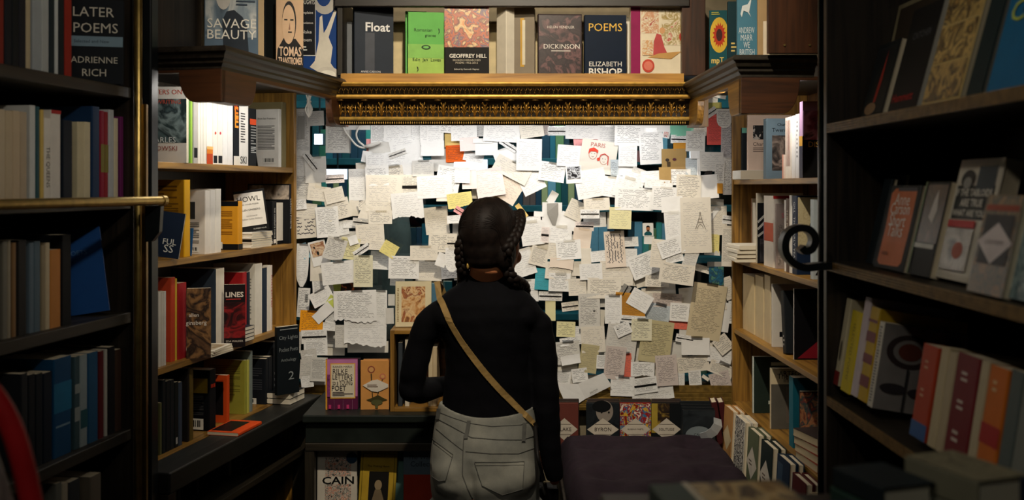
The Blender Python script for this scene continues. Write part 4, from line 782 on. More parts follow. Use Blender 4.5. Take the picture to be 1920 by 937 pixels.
run(LN, NZ[3], sh, [
 (40,52,700,(40,42,46),'charcoal spine'),(53,66,702,(26,30,36),'black spine'),(67,80,700,(24,30,38),'black spine'),(81,98,698,(22,30,44),'black blue spine'),(101,134,670,(20,74,116),'broad blue spine',{'d':[('r','s',0,.45,1,.75,(28,110,150)),('r','s',.1,.3,.9,.32,(120,150,170))]}),
 (140,150,668,(60,84,92),'grey teal spine',{'d':[('r','s',0,.3,1,.45,(150,160,160)),('r','s',0,.6,1,.7,(150,160,160))]}),(151,164,665,(150,164,168),'pale striped spine',{'d':[('r','s',0,.2,1,.4,(40,90,100))]}),(166,184,660,(36,86,124),'blue spine'),(186,195,658,(96,26,32),'dark red spine'),(198,202,655,(190,186,176),'thin white spine'),(204,216,650,(30,30,36),'black spine'),(217,228,655,(70,50,40),'dark brown spine'),
], g, .02)
g = 'books on the lowest visible shelf of the near left bookcase'; sh = "near left bookcase's lowest shelf"
run(LN, NZ[4], sh, [(105,116,905,(120,120,112),'grey spine'),(118,128,905,(180,170,150),'cream spine'),(130,150,900,(60,62,66),'charcoal spine'),(170,190,890,(120,110,96),'taupe spine')], g, .02)

# ================================================================== near right bookcase (covers face out, leaning back)
def lean_out(label, shelf, px0, px1, v, h, t, c, dec, back=13, side=0, yaw=0, grp=None, hard=False, pg=(226, 212, 184)):
    a, b = RN.u(px0, v), RN.u(px1, v); w = b-a; z = QZ[shelf]
    lift = t/2*math.sin(math.radians(back))+abs(w/2*math.sin(math.radians(side)))+.0006
    return book(label, RN.M @ T((a+b)/2, v+t*.5, z+lift) @ Rx(-back) @ Ry(side) @ Rz(yaw), w, h, t, c, dec, pg, hard, grp)
g = 'books leaning on the top right display shelf'
lean_out('black book with a red figure leaning at the far end of the top right shelf', 0, 1612, 1652, .045, .155, .012, (26, 30, 34), [('r','f',.08,.06,.92,.94,(40,48,52)),('r','f',.1,.07,.9,.93,(24,28,32)),('p','f',[(.45,.2),(.5,.5),(.58,.9),(.62,.5),(.55,.2)],(170,50,40)),('e','f',.4,.12,.25,.08,(150,120,90))], 15, grp=g)
lean_out('black book with red signature lettering leaning on the top right shelf', 0, 1662, 1716, .045, .20, .022, (14, 16, 22), [('t','f','CATCHER',.55,.72,.6,(90,92,96)),('t','f','Hammett',.45,.13,.7,(190,34,40),.08)], 15, grp=g, pg=(180, 178, 170))
lean_out('book with gold illustrated panels leaning on the top right shelf', 0, 1726, 1798, .05, .215, .030, (206, 180, 120), [('a','f',.03,.66,.97,.98,[(190,150,80),(60,50,40),(210,176,104),(90,84,70)],26,1),('a','f',.03,.34,.97,.64,[(200,160,86),(60,50,40),(220,184,110),(80,70,60)],26,6),('a','f',.03,.02,.97,.32,[(190,150,80),(50,44,40),(206,170,100),(100,84,60)],26,9)], 15, grp=g, pg=(196, 184, 156))
lean_out('dark green hardback with grey page edge leaning on the top right shelf', 0, 1808, 1838, .05, .22, .03, (26, 44, 48), [], 15, grp=g, pg=(170, 168, 156), hard=True)
lean_out('large bright blue book with a black cat shape leaning on the top right shelf', 0, 1846, 1970, .05, .24, .02, (28, 104, 150), [('e','f',.55,.78,.2,.14,(12,16,20)),('p','f',[(.4,.86),(.38,.98),(.48,.9)],(12,16,20)),('p','f',[(.62,.9),(.7,.99),(.7,.86)],(12,16,20)),('p','f',[(.35,.7),(.75,.7),(.85,.45),(.3,.5)],(12,16,20)),('t','f','Cats',.42,.52,.6,(190,206,90),.14)], 15, grp=g)
lean_out('big dark brown board book at the back of the top right shelf', 0, 1640, 1790, .10, .25, .012, (66, 56, 46), [('r','f',0,.96,1,1,(150,140,110)),('r','f',0,0,.04,1,(150,140,110))], 12, grp=g)
g = 'books leaning on the middle right display shelf'
lean_out('dark booklet leaning farthest along the middle right shelf', 1, 1622, 1640, .06, .175, .008, (22, 32, 38), [('r','f',.8,.0,.84,1,(90,100,104))], 13, grp=g)
lean_out('dark teal booklet tucked behind the orange and black book', 1, 1632, 1660, .08, .185, .010, (20, 34, 40), [], 13, grp=g)
lean_out('black book with a torn orange panel leaning on the middle right shelf', 1, 1636, 1693, .035, .16, .014, (24, 28, 32), [('p','f',[(.12,.08),(.2,.04),(.8,.05),(.88,.1),(.9,.5),(.88,.94),(.6,.97),(.2,.96),(.1,.9),(.14,.5)],(204,110,62)),('r','f',.3,.93,.88,.97,(60,60,70)),('t','f','Anne',.5,.83,.46,(240,232,222)),('t','f','Carson',.5,.72,.6,(240,232,222)),('t','f','Short',.5,.58,.5,(240,232,222)),('t','f','Talks',.5,.46,.48,(240,232,222)),('l','f',.25,.16,.6,.2,(120,60,40),2)], 13, grp=g)
lean_out('dark book with a white figure picture leaning on the middle right shelf', 1, 1700, 1742, .035, .165, .018, (30, 34, 36), [('a','f',.1,.35,.95,.97,[(40,34,32),(90,70,60),(60,50,44),(120,100,90)],16,4),('p','f',[(.4,.62),(.5,.8),(.6,.92),(.7,.7),(.6,.55)],(206,200,194)),('r','f',.08,.29,.9,.34,(206,206,200)),('r','f',0,0,.07,1,(110,124,90))], 13, grp=g)
lean_out('thick book with pale page edges beside the camera picture book', 1, 1742, 1762, .085, .165, .02, (60, 60, 70), [], 13, grp=g, pg=(190, 180, 170))
lean_out('white book with a camera picture and bold question title on the middle right shelf', 1, 1752, 1832, .045, .20, .028, (196, 190, 176), [('r','f',.04,.04,.96,.96,(206,200,186)),('r','f',.08,.5,.92,.78,(34,42,44)) ,('r','f',.5,.72,.9,.94,(52,66,76)),('e','f',.3,.83,.16,.08,(30,30,32)),('e','f',.3,.80,.09,.05,(150,150,146)),('t','f','*IF THE TABLOIDS',.5,.72,.8,(220,216,206)),('t','f','*ARE TRUE',.5,.635,.5,(220,216,206)),('t','f','*WHAT ARE YOU?',.5,.55,.76,(220,216,206)),('r','f',.08,.43,.7,.49,(190,50,54)),('a','f',.08,.08,.7,.42,[(50,56,60),(160,156,150),(200,196,190),(60,64,66)],14,5),('e','f',.45,.24,.12,.07,(170,80,56))], 13, grp=g)
lean_out('book with an ornate dark pattern and a white diamond on the middle right shelf', 1, 1812, 1878, .010, .145, .014, (78, 76, 70), [('a','f',0,0,1,1,[(60,64,62),(120,104,84),(80,80,76),(150,120,90),(60,60,64)],26,4),('r','f',.05,.84,.95,.9,(150,70,54)),('r','f',.1,.3,.9,.8,(52,54,60)),('p','f',[(.02,.52),(.5,.72),(.98,.52),(.5,.30)],(206,196,196)),('t','f','LOVE POEMS',.5,.52,.5,(130,120,124))], 13, grp=g)
lean_out('blue-grey streaked book at the right frame edge on the middle right shelf', 1, 1886, 1940, .02, .14, .016, (84, 112, 118), [('a','f',0,0,1,1,[(60,90,96),(140,160,160),(70,96,104),(180,190,186)],18,8)], 13, grp=g)
g = 'spine out books on the lower right display shelf'; sh = 'lower right display shelf'
run(RN, QZ[2], sh, [
 (1550,1570,582,(206,196,166),'cream illustrated spine with a red foot',{'w':.17,'d':[('r','s',0,0,1,.16,(130,40,36)),('e','s',.5,.4,.2,.12,(110,104,90))]}),
 (1574,1591,603,(222,200,36),'bright yellow spine',{'w':.15,'d':[('s','s','SELECTED POEMS',.5,.5,.7,(150,130,20))]}),
 (1593,1604,580,(214,200,206),'white spine',{'w':.17}),
 (1606,1622,600,(206,170,50),'yellow spine with purple stripes',{'w':.17,'d':[('r','s',0,.15,1,.27,(120,34,50)),('r','s',0,.4,1,.5,(120,34,50)),('r','s',0,.63,1,.74,(120,34,50)),('r','s',0,.84,1,.87,(120,34,50))]}),
 (1624,1634,626,(214,208,196),'white dotted spine with a grey flower cover',{'w':.16,'d':[('l','s',.3,.05,.7,.95,(90,84,80),26),('e','b',.5,.5,.1,.1,BK),('r','f',0,0,1,1,(132,128,126)),('e','f',.34,.70,.28,.2,(60,50,50)),('e','f',.34,.70,.2,.14,(132,128,126)),('e','f',.34,.70,.14,.10,(104,56,46)),('p','f',[(.33,.0),(.36,.0),(.36,.5),(.33,.5)],(50,50,52)),('e','f',.2,.26,.16,.06,(54,50,54)),('e','f',.55,.24,.18,.06,(54,50,54)),('e','f',.82,.88,.1,.07,(40,40,44)),('e','f',.66,.44,.14,.09,(60,54,56))]}),
 (1704,1732,668,(178,66,38),'brick orange spine with a blue foot',{'w':.13,'d':[('r','s',0,0,1,.17,(36,88,150)),('l','s',.3,.72,.7,.84,(206,150,120),2),('l','s',.3,.42,.7,.54,(206,150,120),2)]}),
 (1736,1750,672,(196,180,146),'cream spine',{'w':.13}),(1751,1764,682,(186,170,140),'tan spine',{'w':.13}),
 (1766,1806,690,(116,34,42),'broad dark red spine with small lettering',{'w':.14,'d':[('l','s',.3,.72,.8,.84,(206,190,180),2),('l','s',.3,.45,.8,.57,(206,190,180),2),('l','s',.3,.14,.8,.28,(206,190,180),2)]}),
 (1808,1822,700,(190,176,146),'pale page coloured spine',{'w':.13}),
 (1824,1858,712,(206,112,40),'orange spine with a red band',{'w':.13,'d':[('r','s',0,.3,1,.48,(170,36,36)),('l','s',.3,.75,.7,.88,(226,190,140),2)]}),
 (1862,1884,722,(90,100,98),'grey green spine',{'w':.14}),(1886,1910,728,(120,124,118),'pale grey spine',{'w':.14}),
], g, .012, lean=9)
# ---- pile of books on the tall display table in front, bottom right
tb = thing('display_table', 'tall dark display table in front carrying the flat pile of books', 'table', T(.38, .95, 0))
tz = 1.276
bx(-.27, -.30, tz-.03, .26, .30, tz).build('table_top', DARK['X'], tb, bevel=.004)
for sx in (-.25, .21):
    for sy in (-.28, .24): bx(sx, sy, 0, sx+.04, sy+.04, tz-.03).build('leg', DARK['Z'], tb, bevel=.003)
bx(-.24, -.27, tz-.10, .24, .27, tz-.031).build('apron', DARK['X'], tb)
g = 'books piled flat on the front display table'; tz += .0004
def pile(x, y, w, h, rot, items):
    z = tz
    for k, (t, c, lab, dec) in enumerate(items):
        flat(lab, x+.004*k, y-.003*k, z, w, h, t, c, dec, rot+4*k, grp=g, hard=True, pg=(214, 208, 188)); z += t+.0006
pile(.235, 1.02, .150, .20, 3, [(.024, (40, 48, 50), 'dark book under the golden landscape book in the front pile', []), (.028, (84, 96, 90), 'grey-green book with a golden landscape cover, leftmost of the front pile', [('a','f',.3,.05,.98,.98,[(40,36,30),(150,116,60),(206,176,120),(60,50,40),(190,150,90)],14,3),('r','f',.24,0,.29,1,(206,196,176))])])
pile(.354, .99, .07, .20, 8, [(.020, (60, 64, 66), 'grey book under the dark blue one in the front pile', []), (.020, (24, 34, 46), 'dark blue book right of the golden landscape book in the front pile', [])])
pile(.458, .93, .115, .17, 4, [(.022, (50, 52, 48), 'dark grey book under the mottled olive one in the front pile', []), (.022, (70, 66, 48), 'mottled olive brown book in the middle of the front pile', [('a','f',.02,.02,.98,.98,[(60,58,44),(104,96,66),(50,48,38)],30,3)])])
pile(.425, 1.155, .07, .09, 14, [(.026, (36, 60, 52), 'small green book at the back of the front pile', []), (.024, (30, 38, 42), 'small black book on the green one at the back of the front pile', [])])
pile(.508, 1.13, .07, .11, 16, [(.034, (96, 96, 84), 'dull grey book under the mottled grey one in the front pile', []), (.034, (120, 118, 100), 'mottled grey book at the back of the front pile', [('a','f',0,0,1,1,[(110,108,90),(140,134,110),(96,92,78)],30,5)])])
pile(.580, .93, .085, .22, 6, [(.030, (70, 78, 80), 'grey book at the bottom of the right end of the front pile', []), (.028, (90, 96, 96), 'pale grey book under the navy one of the front pile', []), (.026, (22, 30, 46), 'navy book on top of the right end of the front pile', [])])
# ================================================================== notes taped over the window
PC = {'W': ((238,238,236),'white'), 'C': ((230,224,211),'cream'), 'E': ((233,219,204),'peach'), 'G': ((212,210,204),'greyish white'), 'Y': ((230,218,140),'yellow'), 'y': ((228,222,174),'pale yellow'), 'i': ((224,220,192),'ivory'),
 'O': ((226,98,22),'bright orange'), 'o': ((238,160,28),'amber orange'), 'A': ((196,138,48),'ochre'), 'a': ((238,206,128),'light amber'), 'B': ((150,196,214),'pale blue'), 'T': ((70,166,182),'turquoise'), 'P': ((244,172,172),'pink'), 'p': ((238,228,224),'pinkish white'),
 'm': ((206,194,188),'mauve grey'), 'R': ((214,88,80),'coral red'), 'r': ((226,116,96),'salmon'), 'K': ((170,140,88),'kraft brown'), 'b': ((206,192,160),'beige'), 'k': ((192,182,142),'olive beige'), 'N': ((150,148,142),'grey'), 'v': ((184,180,180),'lavender grey'), 'M': ((126,196,168),'mint green'), 'L': ((196,206,100),'lime'), 'l': ((150,146,84),'olive'), 'u': ((190,200,206),'blue grey'), 'D': ((40,36,36),'dark')}
NM = {}
def notemat(col, ink):
    key = (col, ink)
    if key in NM: return NM[key]
    m = bpy.data.materials.new('paper_'+PC[col][1].replace(' ', '_')); m.use_nodes = True; nt = m.node_tree; L = nt.links; b = nt.nodes['Principled BSDF']
    b.inputs['Roughness'].default_value = .75; b.inputs['Specular IOR Level'].default_value = .2
    tc = nt.nodes.new('ShaderNodeTexCoord'); nz = nt.nodes.new('ShaderNodeTexNoise'); nz.inputs['Scale'].default_value = 26; nz.inputs['Detail'].default_value = 3
    L.new(tc.outputs['Object'], nz.inputs['Vector']); bp = nt.nodes.new('ShaderNodeBump'); bp.inputs['Strength'].default_value = .35; bp.inputs['Distance'].default_value = .006
    L.new(nz.outputs['Fac'], bp.inputs['Height']); L.new(bp.outputs[0], b.inputs['Normal'])
    base = s2l(PC[col][0])
    if ink in 'nxq': b.inputs['Base Color'].default_value = base+(1,)
    else:
        sp, st, th, dens = {'h': (.0062, .62, .16, .42), 'f': (.0075, .30, .14, .44), 'd': (.0042, .55, .2, .36), 'B': (.0125, .95, .16, .40), 'V': (.0105, .9, .16, .38), 'b': (.005, .5, .18, .42)}[ink]
        def mt(op, a, c=None):
            n = nt.nodes.new('ShaderNodeMath'); n.operation = op
            for i, x in enumerate((a, c)):
                if x is None: continue
                if isinstance(x, (int, float)): n.inputs[i].default_value = x
                else: L.new(x, n.inputs[i])
            return n.outputs[0]
        uv = nt.nodes.new('ShaderNodeUVMap'); uv.uv_map = 'metres'; se = nt.nodes.new('ShaderNodeSeparateXYZ'); L.new(uv.outputs[0], se.inputs[0])
        un_ = nt.nodes.new('ShaderNodeUVMap'); un_.uv_map = 'unit'; sn = nt.nodes.new('ShaderNodeSeparateXYZ'); L.new(un_.outputs[0], sn.inputs[0])
        U, V = (se.outputs[0], se.outputs[1]) if ink != 'V' else (se.outputs[1], se.outputs[0])
        oi = nt.nodes.new('ShaderNodeObjectInfo'); R = mt('MULTIPLY', oi.outputs['Random'], 57.0)
        vs_ = mt('DIVIDE', V, sp); row = mt('FLOOR', vs_); ph = mt('FRACT', vs_)
        def noise(x, k, y, z0):
            c = nt.nodes.new('ShaderNodeCombineXYZ'); L.new(mt('MULTIPLY', x, k), c.inputs[0]); L.new(mt('ADD', mt('MULTIPLY', y, 7.31), R), c.inputs[1]); c.inputs[2].default_value = z0
            n = nt.nodes.new('ShaderNodeTexNoise'); n.inputs['Scale'].default_value = 1; n.inputs['Detail'].default_value = 1; L.new(c.outputs[0], n.inputs['Vector']); return n.outputs['Fac']
        n1 = noise(U, 2.0/sp, row, .3); n2 = noise(U, .55/sp, row, 5.2); n3 = noise(row, .01, row, 9.1)
        wig = mt('MULTIPLY', mt('SUBTRACT', n1, .5), 1.5)
        stroke = mt('LESS_THAN', mt('ABSOLUTE', mt('SUBTRACT', mt('SUBTRACT', ph, .5), wig)), th)
        word = mt('GREATER_THAN', n2, dens)
        a = mt('GREATER_THAN', sn.outputs[0], .09); c2 = mt('LESS_THAN', sn.outputs[0], mt('ADD', mt('MULTIPLY', n3, .7), .5)); c3 = mt('LESS_THAN', sn.outputs[0], .93)
        d = mt('GREATER_THAN', sn.outputs[1], .08); e = mt('LESS_THAN', sn.outputs[1], .88)
        k = mt('MULTIPLY', mt('MULTIPLY', mt('MULTIPLY', stroke, word), mt('MULTIPLY', a, c2)), mt('MULTIPLY', mt('MULTIPLY', c3, d), mt('MULTIPLY', e, st)))
        mx = nt.nodes.new('ShaderNodeMixRGB'); mx.inputs[1].default_value = base+(1,); mx.inputs[2].default_value = s2l((44, 44, 58) if ink != 'f' else (70, 72, 96))+(1,)
        L.new(k, mx.inputs[0]); L.new(mx.outputs[0], b.inputs['Base Color'])
    NM[key] = m; return m
# (centre x, centre y, width, height, turn, colour, writing, special)
N_ = """880 440 50 40 3 C f|930 440 44 50 -4 W f|875 500 48 44 5 G f|930 505 50 44 -3 C h|985 545 44 40 4 W f|880 560 50 46 -5 C f|935 570 48 50 3 G h|990 600 40 48 -3 C f|870 620 46 44 4 W f|925 635 50 44 -4 C f|985 655 44 40 5 G f|900 690 56 40 2 W f|960 700 48 40 -3 C f|1010 715 40 34 4 G f|1060 530 40 30 6 G n|1112 600 40 40 -5 C n|1135 655 40 44 4 G n|1190 650 26 34 -6 C n|1270 655 34 34 5 G n|1215 690 60 40 0 C n|1330 640 36 30 -8 C n|1340 560 40 40 4 C n|1240 540 50 30 3 G n|1190 520 40 30 -4 C n|1120 560 50 30 2 G n|1060 690 44 40 3 C n|1100 715 60 24 0 G n|1290 560 30 40 6 C n|1060 460 50 40 -3 G n|1010 455 34 40 8 C n|1240 500 40 30 5 G n|1290 610 30 36 -3 G n|1320 665 40 24 3 G n|620 650 50 30 0 C n|600 700 40 40 3 G n|650 450 40 30 5 G n|700 330 60 50 3 C n|830 300 40 40 0 G n|567 248 27 84 0 G d|565 239 12 42 0 N n|563 308 18 39 0 G f|567 350 24 44 0 G h|592 318 38 46 3 G n|584 303 36 13 -52 G b|591 222 31 26 3 G f|637 261 40 48 -2 N n|633 260 42 50 0 G h|628 335 33 15 3 p b|
671 237 44 12 0 W n|692 273 10 24 0 P n|709 250 26 36 0 W d|783 248 42 38 -3 W f|745 249 48 32 0 W f|713 277 42 20 8 G n|765 269 66 20 12 W f t|688 294 18 20 -10 W n|768 290 44 40 10 W n|744 300 40 30 5 W f|745 288 32 10 20 G b|764 316 26 22 -3 W n|
740 330 32 36 8 C h|672 346 34 56 1 W f|705 303 36 30 1 W f|707 330 42 34 2 W h|770 350 32 42 0 C b|720 362 64 64 0 C f c|793 315 38 28 3 G f|796 250 16 34 0 W f|816 250 30 36 0 W f|811 278 41 27 1 W n|849 262 29 26 0 a n|845 240 42 18 -4 W h|895 243 48 24 2 W f|
870 250 46 26 2 W f|855 288 36 30 2 O h|888 294 36 18 -12 W f|880 270 34 24 3 p n|912 275 40 30 1 W n|905 264 34 8 0 W n|978 258 20 24 -20 W n|948 293 40 30 20 W n|953 273 34 10 -32 W b|941 249 65 32 -3 W f|1022 244 14 17 3 m f|997 245 42 24 8 C f|1045 246 34 15 0 W b|
892 350 14 42 0 C n|920 369 36 14 8 K n|950 348 56 50 -32 E f|997 342 42 36 26 W f|960 318 66 30 -28 C f|992 290 45 56 -1 W f|1035 322 46 34 -8 W h|918 342 50 50 10 p f|880 336 26 34 2 p n|840 338 42 50 -10 W h|867 328 27 28 -2 W f|815 350 62 40 3 W f|830 373 22 8 0 C n|
862 375 44 26 8 Y f t|864 397 24 12 -32 P b|855 430 12 28 0 N n|819 413 42 48 6 C f|851 411 24 14 4 W f|1121 247 7 20 0 a n|1100 267 46 22 4 P n|1143 252 42 34 0 W f|1092 248 60 24 -1 W f|1067 292 42 38 -4 W f|1122 294 64 58 -8 C n faces|1197 293 9 20 -5 P n|1180 253 52 38 -1 W h|
1172 320 40 18 -5 W n|1152 315 14 30 0 u h|1177 292 33 38 -1 W f|1108 344 54 50 10 W f|1076 327 28 31 3 W x polaroid|1225 241 34 12 0 W n|1221 276 42 60 3 W h|1252 240 36 12 5 W n|1282 244 48 20 2 M n|1249 252 13 13 -10 W x stamp|1274 261 31 15 -2 W b|1275 275 24 14 0 A n|1264 300 44 40 1 K x stain|
1198 330 30 26 -20 G f|1220 331 34 20 4 W f|1297 312 22 30 0 u f|1275 332 38 28 0 W h|1247 328 21 28 2 K n|1332 187 26 22 -6 G f|1350 178 22 12 -12 W n|1335 198 34 11 2 l n|1314 238 24 28 -10 C f|1340 243 28 54 0 R d|1330 213 30 13 34 G b|1363 266 21 62 -1 v h|1358 222 27 34 0 G h r|1304 265 34 36 -2 G h|
1303 290 17 14 0 W n|1310 308 6 40 0 W n|1334 303 42 34 -1 G f|1365 330 18 66 0 G h|1349 324 17 38 -3 G h|1329 325 12 9 0 D n|1326 350 38 42 5 W n|1291 352 44 46 -3 C h|1350 353 10 18 0 A n|1341 379 30 11 -2 C f|591 349 22 14 5 C n|598 363 40 26 -6 C f|
575 395 36 26 -4 C f|564 383 20 18 5 W h|575 427 42 36 5 C B|643 427 20 26 10 W f|664 390 18 28 0 C n|634 392 42 36 14 C h|627 366 34 26 14 C f|614 416 40 54 4 W h|680 384 18 14 20 C h|685 400 20 30 -20 C n|657 420 26 14 0 W f|677 417 30 15 -6 G b|764 385 56 46 5 W f t|713 407 42 24 0 C h|694 438 50 34 4 C f|
842 444 14 8 -30 W n|830 455 50 34 -2 C h|1036 370 14 22 -30 W n|1035 403 35 45 -1 W x fold|1010 401 17 9 -4 W n|1000 411 26 10 2 W f|1068 415 34 30 -15 W n|1080 394 32 34 -25 C f|998 437 40 42 8 W f|978 395 28 9 -52 a n|1050 440 42 30 -3 W f|1022 440 14 28 -5 p b|1119 383 46 22 4 C f|
1115 412 40 26 3 W f|1106 401 34 16 0 W b|1096 424 33 16 -2 p b|1146 350 32 36 -8 W f|1188 335 40 22 -18 W f|1175 352 44 36 -14 W f|1189 373 68 40 -2 W h|1143 413 8 30 0 C n|1163 409 39 38 -2 y f|1091 450 32 42 -6 E n|1235 345 50 16 -4 W f|1245 372 44 42 -4 W h|1260 383 38 28 2 W n|1262 423 30 48 4 W f|
1345 413 34 52 1 C f|1337 403 8 30 -35 W n|1340 456 16 32 -3 Y f|1335 474 28 8 -4 G f|1217 450 18 14 -2 W n|1215 430 19 23 1 W x photo|1365 412 20 15 -6 W b|1364 461 20 72 -2 C d|572 470 12 28 20 B n|567 497 22 76 -2 W f r|601 500 36 50 0 C n|598 474 30 44 14 W x postcard|656 466 34 38 -8 y h|628 467 36 40 -17 G h|
662 450 16 16 20 W n|678 469 32 12 34 W b|606 536 38 22 4 W d|634 540 16 18 10 L f|658 541 36 28 -6 D x night|634 511 58 40 6 W f|706 460 26 16 -4 C f|717 488 42 32 -3 W f|730 467 28 24 -30 Y f|681 508 34 56 0 i h|745 528 26 14 -3 G f|804 506 46 38 -1 C f|757 501 54 40 -1 W h|795 474 49 26 0 C f|
845 510 34 22 5 W h|849 456 22 18 0 C b|828 487 18 24 -20 W n|848 487 26 42 -3 W f r|569 567 21 52 -4 W h barcode|603 556 40 26 28 W f|622 565 16 20 -30 L n|622 592 18 26 -15 W d|619 634 22 30 -2 G f|617 612 22 14 -4 W f|606 586 38 20 42 W n|584 602 41 38 -3 o h|606 587 38 19 42 W n|640 630 22 40 0 G f|
690 650 72 20 0 C n|713 578 24 64 0 W f|685 622 75 50 0 W f t|666 574 76 56 2 W h t|734 562 12 20 0 G n|731 592 14 28 2 G n|560 640 8 40 0 G d|589 631 46 24 2 W b|592 652 42 26 2 W d|579 665 28 20 10 G f|574 692 22 34 -3 G f|576 715 22 20 8 W f|598 692 30 42 -2 G d|
981 492 38 48 18 W f|1037 470 18 30 -4 C f|1011 480 32 34 -14 C d|1085 503 24 26 0 C n|1066 468 44 34 4 W h|1017 523 26 38 -4 T f|1047 508 46 30 -6 C f|1053 494 42 18 -6 E n t|1049 529 38 32 -2 W h|1032 582 18 36 0 y n|1032 555 42 16 -2 W b|1083 538 32 30 2 C f|1099 480 18 28 0 C n|1124 480 31 19 6 W f|
1156 512 58 44 0 C f|1108 509 40 28 3 W f|1183 453 26 17 3 W f|1183 483 22 32 0 W f|1153 467 36 64 4 E V|1133 540 60 36 -1 C h|1203 527 22 20 15 C n|1206 497 48 40 22 W h|1172 545 22 16 60 N b|1236 475 30 50 -5 C f|1264 481 32 20 12 W d|1258 463 44 30 20 W h|1318 504 42 12 -16 C f|1294 487 24 36 -18 G f|
1232 527 42 20 -2 C h|1269 513 62 36 -8 C h|1222 547 36 14 4 C f|1305 422 54 98 1.5 C f eiffel|1366 540 20 40 20 C f|1340 498 26 14 0 N n|1343 517 26 33 0 D x picture|1370 585 8 40 0 W h|1361 595 14 52 -8 W n|1182 572 54 44 -3 A d|1150 580 30 50 0 W f|1251 563 52 24 -3 m h|1234 588 42 34 -12 u d|1200 563 40 32 -30 W f|
1272 607 32 18 -4 r f|1274 585 34 32 -4 W h|1325 584 60 98 -9 b h|1187 599 44 14 -4 W b|1165 640 54 64 -8 G f|1230 640 56 74 -8 k h|1203 618 36 38 -1 i h|1168 617 28 22 24 W h heart|1069 574 30 16 7 C b|1084 621 14 18 -3 W f|1105 583 38 62 1 G h heart|1061 617 33 27 -2 y h|1072 639 42 14 8 W h|1112 636 42 46 3 C f|
1064 661 44 40 4 G h|1104 672 32 50 -8 k f|1070 674 34 16 10 W n|1128 678 18 24 -3 W d|1055 707 28 26 -4 W d|1087 703 28 24 8 W h|1173 685 24 42 6 r f|1153 680 36 58 -6 m h|1167 724 42 34 -2 W f|1205 692 42 26 -1 W h t|1298 682 60 28 7 C h|1272 720 22 40 0 W f|1224 738 74 24 8 W f|1250 694 38 54 4 m h|1210 722 42 28 8 W b|
1350 667 42 26 -12 W f|1352 692 44 22 -22 C d|1350 712 36 28 14 m h|1303 708 22 26 5 W d|1323 708 14 6 -35 C n|1354 729 34 8 -2 W f|1284 635 32 14 -10 W b|1304 649 50 30 0 W n|1356 645 28 30 38 C h"""
SPEC = {'t': 'torn lower edge', 'r': 'rounded end', 'c': 'curled corner', 'faces': 'two drawn red haired faces', 'polaroid': 'black and white wheel photo', 'stamp': 'tiny red and black stamp', 'stain': 'two dark stamp marks', 'fold': 'grey folded flap', 'photo': 'portrait of a man', 'postcard': 'tinted picture', 'night': 'orange lit picture', 'barcode': 'barcode', 'heart': 'small black heart', 'eiffel': 'drawn tower', 'picture': 'blue green picture'}
notes = []
for ln in N_.replace('\n', '').split('|'):
    p = ln.split(); p[2:4] = [float(p[2])*1.06, float(p[3])*1.06]; notes.append([float(x) for x in p[:5]]+[p[5], p[6], p[7] if len(p) > 7 else ''])
def corners(n, g=0):
    cx, cy, w, h, r = n[:5]; a = math.radians(r); c, s = math.cos(a), math.sin(a)
    return [(cx+dx*c+dy*s, cy-dx*s+dy*c) for dx, dy in ((-w/2-g, -h/2-g), (w/2+g, -h/2-g), (w/2+g, h/2+g), (-w/2-g, h/2+g))]
def overlap(a, b):
    A, B = corners(a), corners(b)
    for Q in (A, B):
        for i in range(4):
            ex, ey = Q[(i+1) % 4][0]-Q[i][0], Q[(i+1) % 4][1]-Q[i][1]; nx_, ny_ = -ey, ex
            pa = [x*nx_+y*ny_ for x, y in A]; pb = [x*nx_+y*ny_ for x, y in B]
            if max(pa) <= min(pb) or max(pb) <= min(pa): return False
    return True
layers = []; curls = []
for i, n in enumerate(notes):
    l = 0
    fl_ = n[7] in ('polaroid', 'photo', 'stamp', 'postcard', 'night', 'picture', 'faces', 'eiffel', 'heart', 'stain', 'fold', 'barcode') or n[6] == 'b'
    curls.append(.0004 if fl_ else random.Random(i*13+5).uniform(.001, .0032)*(1.4 if n[2]*n[3] > 1500 else 1))
    for j in range(i):
        if abs(notes[j][0]-n[0]) < 90 and overlap(n, notes[j]): l = max(l, layers[j]+.0009+.55*curls[j])
    layers.append(l)
# ---- a label for every note: its look, then where it hangs against an easily found note
LM = [(855,288,'the orange note'),(1305,422,'the drawn tower sheet'),(1340,243,'the coral sheet'),(1264,300,'the kraft envelope'),(1215,430,'the portrait photo'),(1076,327,'the wheel photo'),(1122,294,'the two-face drawing'),(1182,572,'the ochre sheet'),
 (1325,584,'the long beige letter'),(1017,523,'the turquoise note'),(584,602,'the amber orange note'),(658,541,'the dark photo'),(598,474,'the tinted postcard'),(720,362,'the big cream sheet'),(862,375,'the torn yellow note'),(1163,409,'the pale yellow note'),(1173,685,'the salmon note'),(666,574,'the torn white letter'),
 (730,467,'the tilted yellow note'),(1282,244,'the mint envelope'),(1153,467,'the vertically written card'),(1343,517,'the blue-green picture'),(575,427,'the bold cream card'),(1035,403,'the folded flap'),(1230,640,'the olive sheet'),(849,262,'the light amber slip')]
def look(n):
    cx, cy, w, h, r, c, ink, sp = n
    A = w*h; size = 'tiny' if A < 300 else 'small' if A < 750 else 'medium' if A < 1500 else 'large'
    if max(w, h) > 2.4*min(w, h): size = 'narrow' if A > 330 else 'tiny narrow'
    tilt = '' if abs(r) < 7 else 'left-tilted ' if r > 0 else 'right-tilted '
    kind = {'b': 'card with a black stripe', 'n': 'blank slip', 'h': 'handwritten note', 'f': 'faintly written note', 'd': 'densely written note', 'B': 'bold lettered card', 'V': 'card', 'x': 'card'}[ink]
    if sp in ('photo', 'polaroid', 'night'): kind = 'photo'
    if sp and sp not in 't': kind = kind.replace('blank slip', 'sheet')+' with '+SPEC[sp]
    return size+' '+tilt+PC[c][1]+' '+kind
